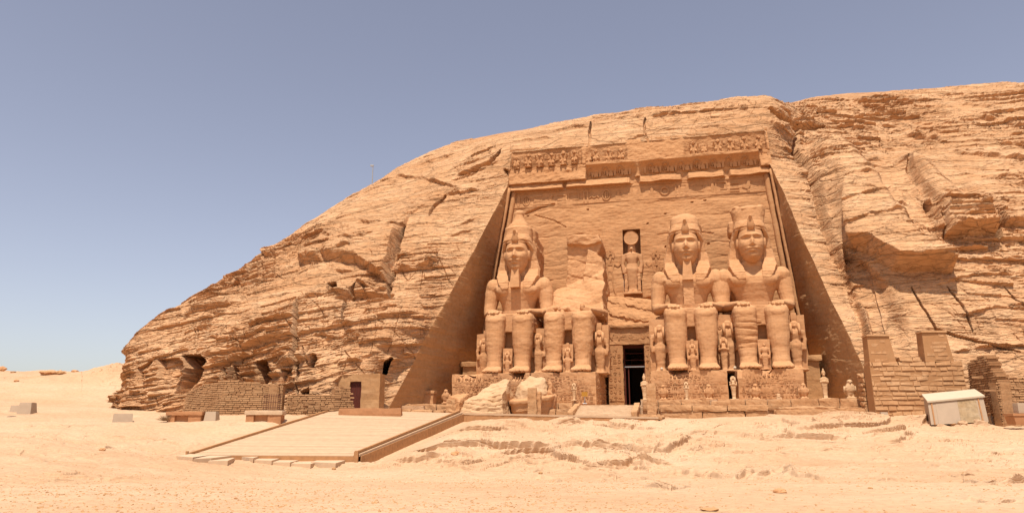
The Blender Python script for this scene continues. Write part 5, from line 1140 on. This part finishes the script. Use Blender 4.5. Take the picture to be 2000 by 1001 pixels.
# ------------------------------------------------------------------ masonry walls
def masonry(name, lab, path, top, L, H, thick, mats, jit=.03, bat=.05, z0=-.3, gap=.02, seed=0, closed_top=None, rough=0, core=.05, group=None):
    """courses of laid blocks along a path of world points; top(s) = height above the start at distance s"""
    rnd = random.Random(seed); path = [np.array(p, float) for p in path]; b = path[0].copy(); ds = [0]
    for p, q in zip(path[:-1], path[1:]): ds.append(ds[-1]+math.hypot(*(q-p)[:2]))
    tot = ds[-1]
    def at(s):
        s = max(0, min(tot, s)); k = max(i for i in range(len(ds)) if ds[i] <= s+1e-9); k = min(k, len(path)-2); f = (s-ds[k])/(ds[k+1]-ds[k]); return path[k]*(1-f)+path[k+1]*f
    t = bpy.data.objects.new(name, None); C.objects.link(t); t.location = Vector(b.tolist()); tag(t, lab, 'wall', group)
    mb = MB(); z = z0; row = 0
    while z < max(top(s) for s in np.linspace(0, tot, 60)):
        h = H*rnd.uniform(.92, 1.08); s = -rnd.random()*L
        while s < tot:
            l = L*rnd.uniform(.6, 1.5); s0, s1 = max(0, s), min(tot, s+l); s += l
            if s1-s0 < .08: continue
            # never bridge a corner of the path
            for dk_ in ds[1:-1]:
                if s0 < dk_-.01 < s1-.01: s1 = dk_; s = dk_
            tp = top((s0+s1)/2)
            if z > tp-H*.3: continue
            P, Q = at(s0+gap/2)-b, at(s1-gap/2)-b; d = Q-P; d[2] = 0; d /= np.linalg.norm(d)+1e-9; nn = np.array([d[1], -d[0], 0]); out = -(z-z0)*bat+rnd.uniform(-jit, jit)
            hh = h-gap; a = nn*out; c = nn*(out-thick); Z = np.array([0, 0, 1.]); P[2] = Q[2] = 0
            e = [Z*rnd.uniform(-rough, rough) for _ in range(4)]; i_ = nn*(-.02-rough)
            mb.hexa([P+a+Z*z+e[0], Q+a+Z*z+e[1], Q+c+Z*z, P+c+Z*z, P+a+Z*(z+hh)+e[2]+i_, Q+a+Z*(z+hh)+e[3]+i_, Q+c+Z*(z+hh), P+c+Z*(z+hh)])
        z += h; row += 1
    mb.build('brickwork', mats[0], t, noise=[(rough*.8+.01, 2.5)])
    mb = MB(); m = max(2, int(tot/.5)); ss = sorted(set(list(np.linspace(0, tot, m))+ds))
    for s0, s1 in zip(ss[:-1], ss[1:]):
        P, Q = at(s0)-b, at(s1)-b; d = Q-P; d[2] = 0; d /= np.linalg.norm(d)+1e-9; nn = np.array([d[1], -d[0], 0]); Z = np.array([0, 0, 1.]); P[2] = Q[2] = 0; tp = min(top(s0+1e-3), top(s1-1e-3))-H*.6; tp = max(tp, z0+.2)
        o0, o1 = -core, -core-(tp-z0)*bat
        mb.hexa([P+nn*o0+Z*z0, Q+nn*o0+Z*z0, Q-nn*(thick-.02)+Z*z0, P-nn*(thick-.02)+Z*z0, P+nn*o1+Z*tp, Q+nn*o1+Z*tp, Q-nn*(thick-.02)+Z*tp, P-nn*(thick-.02)+Z*tp])
    mb.build('core', mats[1], t); return t, at, b
def gp_(x, Y):  # ground-level world point on the column of pixel x at distance Y
    P = atY(x, 815, Y); P[2] = gz(P[0], P[1]); return P
def ht(P, x, y): return atY(x, y, P[1])[2]-P[2]
# left curved mudbrick walls
pa = [gp_(352, 70), gp_(385, 66.5), gp_(425, 64.5), gp_(490, 64.0), gp_(548, 64.3), gp_(556, 66)]
za = pa[0][2]; 
for p in pa: p[2] = za
da = [0]
for p, q in zip(pa[:-1], pa[1:]): da.append(da[-1]+math.hypot(*(q-p)[:2]))
ha = [atY(385, 765, 70)[2]-za, atY(400, 748, 66.5)[2]-za, atY(428, 742, 64.5)[2]-za, atY(480, 745, 64)[2]-za, atY(545, 752, 64.3)[2]-za, atY(552, 752, 66)[2]-za]
masonry('mudbrick_wall', 'tall curved mudbrick wall with rusty grille at the foot of the left cliff', pa, lambda s: float(np.interp(s, da, ha)), (.55), .17, 1.2, (M['mudbrick'], M['mudbrick']), jit=.025, bat=.09, z0=-1.2, gap=.05, seed=1, rough=.012, core=.16)
pb = [gp_(556, 64.8), gp_(600, 64.6), gp_(652, 65.2), gp_(692, 66.2)]; zb_ = pb[0][2]
for p in pb: p[2] = zb_
db = [0]
for p, q in zip(pb[:-1], pb[1:]): db.append(db[-1]+math.hypot(*(q-p)[:2]))
hb = [atY(556, 770, 64.8)[2]-zb_, atY(646, 770, 65.2)[2]-zb_, atY(650, 757, 65.2)[2]-zb_, atY(690, 757, 66.2)[2]-zb_]
masonry('mudbrick_wall', 'lower mudbrick wall stepping up beside the dark red door', pb, lambda s: float(np.interp(s, [0, db[2]-.15, db[2], db[3]-.6, db[3]], hb+[hb[2]-1.6])), (.55), .17, 1.0, (M['mudbrick'], M['mudbrick']), jit=.025, bat=.05, z0=-1.2, gap=.05, seed=2, rough=.012, core=.16)
# rusty grille leaning on it
g0_ = gp_(513, 63.6); gt = bpy.data.objects.new('iron_grille', None); C.objects.link(gt); gt.location = Vector(g0_.tolist()); tag(gt, 'rusty iron grille leaning against the tall mudbrick wall', 'grille')
mb = MB(); 
for k in range(8): mb.tube([(k*.2, 0, .05), (k*.2, .12, 1.75)], [.022, .022], 6)
mb.build('bars', M['iron'], gt); mb = MB()
for z in (.15, .6, 1.05, 1.6): mb.tube([(-.05, z*.07-.05, z), (1.45, z*.07-.05, z)], [.02, .02], 6, up=(0, 1, 0))
mb.build('rails', M['iron'], gt)
# plastered face of the left rock chamber, with its door
P0, P1 = gp_(646, 69.0), gp_(748, 68.5); pw = bpy.data.objects.new('plaster_wall', None); C.objects.link(pw); pw.location = Vector(P0.tolist()); tag(pw, 'plastered rock chamber front with a dark red door at the cliff foot', 'wall')
wv_ = P1-P0; wl = math.hypot(wv_[0], wv_[1]); pw.rotation_euler = (0, 0, math.atan2(wv_[1], wv_[0]))
hh_ = ht(P0, 660, 732); xd0, xd1, zd = wl*.345, wl*.345+1.1, ht(gp_(690, 69), 690, 746)
mb = MB()
for a, b, c, d in ((0, xd0, -.5, hh_), (xd1, wl-.4, -.5, hh_+.1), (xd0, xd1, zd, hh_+.05)): mb.gbox(a, b, -.1, 1.6, c, d, .3)
mb.build('wall', M['cut'], pw, noise=[(.05, .8)])
mb = MB(); mb.box(xd0+.01, xd1-.01, .12, .22, -.4, zd-.01); dd_ = mb.build('door', M['dark_wood'], pw); mb = MB()
for k in range(4): mb.box(xd0+.08+k*.25, xd0+.10+k*.25, .09, .121, -.3, zd-.1)
mb.build('door_batten', M['iron'], dd_); mb = MB(); mb.ell((xd0+.15, .05, 1.0), (.04, .05, .04), 8, 6); mb.build('handle', M['metal'], dd_)
# right-hand gate wall of squared stones with two towers
pg = [gp_(1712, 63.2), gp_(1897, 62.6)]; zg = pg[0][2]; pg[1][2] = zg; wg = math.hypot(*(pg[1]-pg[0])[:2])
hT = atY(1712, 655, 63)[2]-zg; hT2 = atY(1850, 648, 62.8)[2]-zg; hM = atY(1800, 695, 62.9)[2]-zg; hL = atY(1740, 706, 63)[2]-zg; hR = atY(1885, 703, 63)[2]-zg
f_ = lambda x: (x-1712)/185*wg
def topg(s):
    return float(hM if f_(1769) < s < f_(1823) else (hL if s < f_(1769) else hR))
gw, atg, bg_ = masonry('stone_gate_wall', 'rough stone block wall with two plastered towers on the right', pg, topg, .95, .43, 1.5, (M['block'], M['mud']), jit=.03, bat=.035, z0=-.3, gap=.08, seed=5, rough=.045, core=.045)
dgx = (pg[1]-pg[0]); dgx[2] = 0; dgx /= np.linalg.norm(dgx); ngx = np.array([dgx[1], -dgx[0], 0])
def gl(s, out, z): return dgx*s+ngx*out+np.array([0, 0, z])
for s0, s1, z0, z1, seed in ((f_(1714), f_(1768), hL, hT, 1), (f_(1826), f_(1883), hR, hT2, 2)):
    mb = MB(); mb.hexa([gl(s0, -.32, z0-.1), gl(s1, -.32, z0-.1), gl(s1, -1.5, z0-.1), gl(s0, -1.5, z0-.1), gl(s0+.05, -.42, z1), gl(s1-.35, -.42, z1), gl(s1-.35, -1.5, z1), gl(s0+.05, -1.5, z1)]); tw = mb.build('tower', M['mud'], gw)
    mb = MB(); mb.hexa([gl(s0-.03, -.30, z1+.003), gl(s1-.25, -.30, z1+.003), gl(s1-.25, -1.52, z1+.003), gl(s0-.03, -1.52, z1+.003), gl(s0-.03, -.32, z1+.16), gl(s1-.3, -.32, z1+.16), gl(s1-.3, -1.5, z1+.16), gl(s0-.03, -1.5, z1+.16)]); mb.build('coping', M['block'], tw, noise=[(.04, 2)])
    mb = MB(); rr_ = random.Random(seed)
    for q in range(9 if seed == 1 else 20):
        a = rr_.uniform(s0+.15, s1-.9); b = a+rr_.uniform(.35, .75); c = z0+int(rr_.uniform(0, (z1-z0)/.34-.6))*.34+.05
        if seed == 2 and rr_.random() < .35: c = z0+.05+(q % 2)*.34
        o_ = -.32-(c-z0)*.045; mb.hexa([gl(a, o_+.02, c), gl(b, o_+.02, c), gl(b, o_-.3, c), gl(a, o_-.3, c), gl(a+.02, o_+.01, c+.24), gl(b-.02, o_+.01, c+.24), gl(b, o_-.3, c+.24), gl(a, o_-.3, c+.24)])
    mb.build('stones', M['block'], tw, noise=[(.04, 2.5)])
# ruined end of the wall beside it on the left
mb = MB(); 
for k in range(9): mb.gbox(-.45+random.uniform(-.08, .08), .5+random.uniform(-.08, .08), -.5, .5, k*.42, k*.42+.40, .15, rnd=.08)
P = gp_(1697, 65.5); mb.v = [q+P for q in mb.v]; world_thing(mb, 'stone_pier', M['block'], 'narrow ruined stone pier between the temple front and the gate wall', 'pier', noise=[(.12, 1.2), (.03, 4)])
# brick walls in shade at the far right
def simple_wall(lab, A, Bq, hA, hB, seed):
    z = A[2]; Bq[2] = z; L_ = math.hypot(*(Bq-A)[:2]); return masonry('brick_wall', lab, [A, Bq], lambda s: hA+(hB-hA)*s/L_, .45, .17, .8, (M['mudbrick'], M['mudbrick']), jit=.04, bat=.03, z0=-.4, gap=.03, seed=seed, rough=.02, core=.06)
pw3 = [gp_(1899, 63.0), gp_(1936, 59.6), gp_(1957, 57.6), gp_(2080, 57.8)]
for p in pw3: p[2] = pw3[0][2]
h3 = [atY(1899, 708, 63)[2]-pw3[0][2], atY(1938, 691, 59.6)[2]-pw3[0][2], atY(1957, 746, 57.6)[2]-pw3[0][2], atY(2080, 725, 57.8)[2]-pw3[0][2]]; d3 = [0]
for p, q in zip(pw3[:-1], pw3[1:]): d3.append(d3[-1]+math.hypot(*(q-p)[:2]))
masonry('brick_wall', 'shaded angled brick wall behind the planter at the right edge', pw3, lambda s: float(np.interp(s, d3, h3)), .5, .19, .9, (M['mudbrick'], M['mudbrick']), jit=.03, bat=.03, z0=-.8, gap=.04, seed=6, rough=.02, core=.12)
A, Bq = gp_(1897, 67.5), gp_(2040, 66.5); simple_wall('sunlit rough brick wall stacked up against the right cliff', A, Bq, ht(A, 1897, 683), ht(Bq, 2040, 676), 9)

# ------------------------------------------------------------------ white projector shelter, tilted on its stones
bx = bpy.data.objects.new('white_shelter', None); C.objects.link(bx); b0 = atY(1870, 826, 58.5); bx.location = Vector(b0.tolist()); tag(bx, 'tilted white and stained metal equipment box before the gate wall', 'equipment box')
def pb_(x, y, Y): return atY(x, y, Y)-b0
F4 = [pb_(1819, 829, 57.6), pb_(1931, 822.5, 57.6), pb_(1912, 816, 59.8), pb_(1809, 821, 59.8)]; T4 = [pb_(1812, 786, 58), pb_(1920, 775, 58), pb_(1903, 762, 59.8), pb_(1803, 772, 59.8)]
mb = MB(); mb.hexa(F4+T4); mb.build('body', M['conc'], bx)
def between(a, b, t): return a*(1-t)+b*t
up_ = np.array([0, 0, 1.]); ou = np.array([0, -1., 0])
mb = MB(); T5 = [T4[0]+np.array([-.08, -.12, 0]), T4[1]+np.array([.08, -.12, 0]), T4[2]+np.array([.08, .05, 0]), T4[3]+np.array([-.08, .05, 0])]; mb.hexa([p+up_*.004 for p in T5]+[p+up_*.13 for p in T5]); mb.build('lid', M['white'], bx)
M['stain'] = rock('stained_panel', (.42, .30, .17), (.34, .22, .11), (.52, .40, .26), big=1.0, bed=4, fine=3, bump=.15, bdist=.02, streak=.45)
for a, b, m_, nm in ((.13, .52, 'conc', 'pale_panel'), (.525, .86, 'stain', 'rusty_panel')):
    P = [between(F4[0], F4[1], a), between(F4[0], F4[1], b)]; Q = [between(T4[0], T4[1], a), between(T4[0], T4[1], b)]; mb = MB()
    mb.hexa([P[0]+ou*.03, P[1]+ou*.03, P[1]+ou*.004, P[0]+ou*.004, Q[0]+ou*.03-up_*.06, Q[1]+ou*.03-up_*.06, Q[1]+ou*.004-up_*.06, Q[0]+ou*.004-up_*.06]); mb.build('panel', M[m_], bx)['label'] = ('pale front panel' if a < .3 else 'rust-stained front panel')
for a in (.06, .90):
    P, Q = between(F4[0], F4[1], a), between(T4[0], T4[1], a); mb = MB(); mb.hexa([P+np.array([-.05, -.06, 0]), P+np.array([.05, -.06, 0]), P+np.array([.05, -.004, 0]), P+np.array([-.05, -.004, 0]), Q+np.array([-.05, -.06, -.03]), Q+np.array([.05, -.06, -.03]), Q+np.array([.05, -.004, -.03]), Q+np.array([-.05, -.004, -.03])]); mb.build('strut', M['wood'], bx)
def boulder(x, y, wpx, hpx, label, name='boulder', cat='rock', group=None, mat='ground', seed=0, Y=None):
    P = onground(x, y) if Y is None else gp_(x, Y); s = P[1]/FPX; rx, rz = wpx*s/2, hpx*s/2
    mb = MB(); mb.ell((0, 0, rz*.6), (rx, rx*.8, rz*1.15), 12, 8); mb.v = [q+P for q in mb.v]
    rr2 = random.Random(seed)
    def rk(V):
        n_ = np.stack([fbm(V[:, 0]*1.1/rx+seed, V[:, 1]*1.1/rx+k*9, V[:, 2]*1.1/rz, 3) for k in range(3)], -1); V = V+n_*np.array([rx*.28, rx*.28, rz*.3]); return V
    return world_thing(mb, name, M[mat], label, cat, fn=rk, group=group)
boulder(1881, 829, 17, 11, 'round pale boulder propping the tilted white box', seed=1)
boulder(1862, 830, 14, 5, 'flat dark stone under the tilted white box', seed=2, mat='block')

# ------------------------------------------------------------------ benches, lamp housings, planters
def stone_bench(lab, x, Y, wid, ybot, ytop, pale):
    P = gp_(x, Y); P[2] = atY(x, ybot, Y)[2]; h = atY(x, ytop, Y)[2]-P[2]; t = bpy.data.objects.new('stone_bench', None); C.objects.link(t); t.location = Vector(P.tolist()); t.rotation_euler = (0, 0, -.05); tag(t, lab, 'bench', 'orange stone benches')
    w = wid/2; mb = MB(); mb.gbox(-w-.12, w+.12, -.5, .5, h*.55, h, .15, rnd=.04); mb.build('seat', M['slab' if pale else 'planter'], t, noise=[(.02, 2)])
    for s_ in (-1, 1): mb = MB(); a, b = (s_*w, s_*w*(.55 if s_ < 0 else .25)); mb.gbox(min(a, b), max(a, b), -.42, .45, -.3, h*.55-.003, .15, rnd=.02); mb.build('leg', M['planter'], t, noise=[(.015, 2)])
    mb = MB(); mb.gbox(-w*.54, w*.24, -.2, .4, -.3, h*.55-.01, .2); mb.build('back_panel', M['planter'], t); return t
stone_bench('orange stone bench with pale seat before the mudbrick walls', 518, 61, 2.95, 820.5, 801, True)
stone_bench('plain orange stone bench left of the white lamp housing', 364, 62, 2.9, 820, 803, False)
def lamp_box(lab, x, Y, w, ybot, ytop, taper=.18, name='lamp_housing', rot=0, dep=1.0, P=None):
    P = gp_(x, Y) if P is None else P; P[2] = atY(x, ybot, P[1])[2]; h = atY(x, ytop, P[1])[2]-P[2]; t = bpy.data.objects.new(name, None); C.objects.link(t); t.location = Vector(P.tolist()); t.rotation_euler = (0, 0, rot); tag(t, lab, 'floodlight housing', 'pale floodlight housings')
    mb = MB(); mb.gbox(-w/2, w/2, -dep/2, dep/2, -.25, h, .25, rnd=.02, tx=taper*w/2, ty=.15); mb.build('casing', M['conc'], t, noise=[(.008, 3)])
    mb = MB(); mb.box(-w*.34, w*.34, dep*.42, dep*.42+.12, h*.35, h*.8); mb.build('lamp_window', M['metal'], t); return t
lamp_box('pale floodlight housing right of the plain orange bench', 414, 62, 1.05, 819, 803)
lamp_box('slanted pale floodlight housing alone on the sand at the left', 240, 61, 1.5, 822.5, 807, .05, rot=.5)
lamp_box('larger of two pale floodlight housings at the far left', 51, 66, 1.3, 806, 785.5)
lamp_box('smaller of two pale floodlight housings at the far left', 31, 67, .8, 805, 791, .02)
lamp_box('small pale floodlight housing at the left foot of the gate wall', 1727, 61.5, .6, 816, 804, .02, dep=.5)
lamp_box('small pale floodlight housing right of the tilted white box', 1939, 59.5, .55, 824, 811, .02, dep=.5)
mb = MB(); P = gp_(1990, 55.5); P[2] = atY(1990, 823, 55.5)[2]; t = bpy.data.objects.new('orange_planter', None); C.objects.link(t); t.location = Vector(P.tolist()); tag(t, 'orange tapered planter holding a pale block at the right edge', 'planter')
mb = MB(); mb.gbox(-.62, .9, -.5, .5, -.2, .42, .2, rnd=.03, tx=-.12, ty=-.05); mb.build('tub', M['planter'], t); mb = MB(); mb.gbox(-.82, 1.1, -.6, .6, .423, .62, .2, rnd=.03); mb.build('rim', M['planter'], t); mb = MB(); mb.gbox(-.15, .9, -.3, .3, .63, 1.4, .2, rnd=.03); mb.build('pale_block', M['conc'], t)
mb = MB(); P = gp_(720, 64.5); P[2] = atY(700, 806, 64.5)[2]
mb.gbox(-2.6, 2.9, -.4, .4, -.3, .42, .25, rnd=.05); mb.v = [q+P for q in mb.v]; world_thing(mb, 'stone_kerb', M['planter'], 'long low orange kerb behind the far edge of the deck', 'kerb', noise=[(.03, 1)])
# dry bush
P = gp_(322, 61.5); P[2] = atY(322, 821, 61.5)[2]; mb = MB(); r = random.Random(9)
for k in range(170):
    a = r.uniform(0, 2*pi); e = r.uniform(.15, 1.35); L_ = r.uniform(.25, .62); d = np.array([cos(a)*cos(e)*1.2, sin(a)*cos(e), sin(e)]); p = np.array([r.uniform(-.12, .12), r.uniform(-.12, .12), 0]); m_ = p+d*L_*.6; e_ = p+d*L_+np.array([r.uniform(-.15, .15), r.uniform(-.15, .15), r.uniform(-.05, .1)])
    mb.tube([p, m_, e_], [.012, .009, .004], 3)
mb.v = [q+P for q in mb.v]; world_thing(mb, 'dry_bush', M['twig'], 'small dry leafless bush at the left end of the plain orange bench', 'bush')
# warning sign and its post
t = thing('warning_sign', 'small yellow sign on a thin post by the stairs parapet', 'sign', bu(1142, 775, 12.2)[0], -.15, 12.2); mb = MB(); mb.tube([(0, 0, 0), (0, 0, 1.0)], [.03, .03], 8); mb.build('post', M['metal'], t); mb = MB(); mb.box(-.30, .30, -.06, -.03, .7, 1.15); pl_ = mb.build('panel', M['sign'], t)
mb = MB(); mb.tube([(-.2, -.1, 0), (.2, -.1, 0), (0, .12, 0)], [.05, .05, .04], 6); mb.build('foot', M['metal'], t)
# mast on the crest
P = atY(728, 334, 104.5); t = bpy.data.objects.new('camera_mast', None); C.objects.link(t); t.location = Vector((P-np.array([0, 0, .5])).tolist()); tag(t, 'thin camera mast standing on the skyline of the cliff', 'mast'); mb = MB(); mb.tube([(0, 0, -1.5), (0, 0, 1.5)], [.08, .06], 6); mb.build('pole', M['metal'], t); mb = MB(); mb.gbox(-.4, .12, -.1, .1, 1.25, 1.5, .1, rnd=.03); mb.build('camera', M['metal'], t)
# small floodlights on the pedestals
for lab, x, w in (('left one of two little white floodlights by the foot of the leftmost colossus', 1014, 10.6), ('right one of two little white floodlights by the foot of the leftmost colossus', 1022, 10.6), ('little white floodlight on the gap between the right-hand pedestals', 1436, 10.4), ('little white floodlight at the left end of the right-hand pedestals', 1293, 10.6)):
    t = thing('floodlight', lab, 'floodlight', bu(x, 730, w)[0], 3.1, w, group='little floodlights on the pedestals'); mb = MB(); mb.tube([(0, -.2, .16), (0, .12, .16)], [.15, .12], 10); mb.build('lamp', M['white'], t, smooth=True); mb = MB(); mb.box(-.12, .12, -.08, .08, 0, .06); mb.build('foot', M['metal'], t)
# ------------------------------------------------------------------ loose stones and gravel
BL = [(1524, 962, 26, 9, 'isolated flat brown stone on the gravel right of centre'), (652, 916, 8, 5, 'small dark stone in front of the deck corner'), (200, 880, 12, 6, 'lone stone on the bare slope at the left'), (545, 880, 1, 1, None), (890, 888, 22, 8, 'brown stone on the rock slope right of the deck'), (1056, 925, 8, 5, 'tiny dark stone below the rock slope'),
      (95, 731, 34, 9, 'flat rock slab on the left skyline'), (118, 730, 20, 7, 'second rock on the left skyline'), (4, 722, 16, 8, 'dark rock at the left end of the skyline'), (26, 727, 10, 3, 'thin rock lying on the left skyline'), (146, 726, 14, 5, 'small rock right of the skyline slabs'), (335, 820, 8, 6, 'round stone beside the dry bush'),
      (32, 745, 10, 4, 'small rock on the sandy rise at the far left'), (1385, 998, 30, 6, 'flat stone at the bottom edge of the picture'), (460, 974, 7, 4, 'small stone in the foreground gravel left of centre'), (1700, 955, 9, 4, 'small stone in the right foreground')]
for i, (x, y, w_, h_, lab) in enumerate(BL):
    if lab: boulder(x, y, w_, h_, lab, 'loose_stone', 'stone', 'loose stones on the ground', 'cut' if i % 2 else 'statue', seed=i+5)
n = 26000; r_ = RNG.uniform(0, 1, n); rad = 12.5*np.exp(r_*np.log(62/12.5)); an = RNG.uniform(ang(-39), ang(41), n)
X_, Y_ = rad*np.sin(an), rad*np.cos(an)
dens = perlin(X_*.12, Y_*.12, X_*0+.5)+.6*perlin(X_*.5, Y_*.5, X_*0+.5); m = (dens > -.25) | (RNG.uniform(size=n) < .3); X_, Y_, rad = X_[m], Y_[m], rad[m]
# keep the gravel off the deck
def side_(P, Q): return (Q[0]-P[0])*(Y_-P[1])-(Q[1]-P[1])*(X_-P[0])
ondeck = (side_(A_, B_) > -1.2) & (side_(B_, C_) > -.6) & (side_(C_, D_) > 0) & (side_(D_, A_) > -.3); X_, Y_, rad = X_[~ondeck], Y_[~ondeck], rad[~ondeck]
ii = np.clip(np.searchsorted(rr, rad)-1, 0, len(rr)-2); aa = np.arctan2(X_, Y_); jj = np.clip(np.searchsorted(az, aa)-1, 0, len(az)-2); Z_ = GZ[ii, jj]
s_ = (.006+.018*RNG.uniform(0, 1, len(X_))**4)*(1+rad*.012)*1.7
oct_ = np.array([(1,0,0),(0,1,0),(-1,0,0),(0,-1,0),(.3,.2,.8),(-.4,-.3,.7)], float); tri = np.array([(0,1,4),(1,2,4),(2,5,4),(2,3,5),(3,0,5),(0,4,5)])
rot = RNG.uniform(0, 2*pi, len(X_)); el_ = RNG.uniform(.6, 1.5, (len(X_), 1)); ox = oct_[None, :, 0]*el_; oy = oct_[None, :, 1]+RNG.normal(0, .2, (len(X_), 6)); oz = oct_[None, :, 2]*.8-.1
cx2 = ox*np.cos(rot)[:, None]-oy*np.sin(rot)[:, None]; cy2 = ox*np.sin(rot)[:, None]+oy*np.cos(rot)[:, None]
VV_ = np.stack([X_[:, None]+cx2*s_[:, None], Y_[:, None]+cy2*s_[:, None], Z_[:, None]+oz*s_[:, None]], -1).reshape(-1, 3); FF_ = (tri[None]+6*np.arange(len(X_))[:, None, None]).reshape(-1, 3)
gv = mesh_np('gravel', VV_, FF_, M['cut']); tag(gv, 'scattered small gravel over the sandy foreground', 'gravel', kind='stuff')
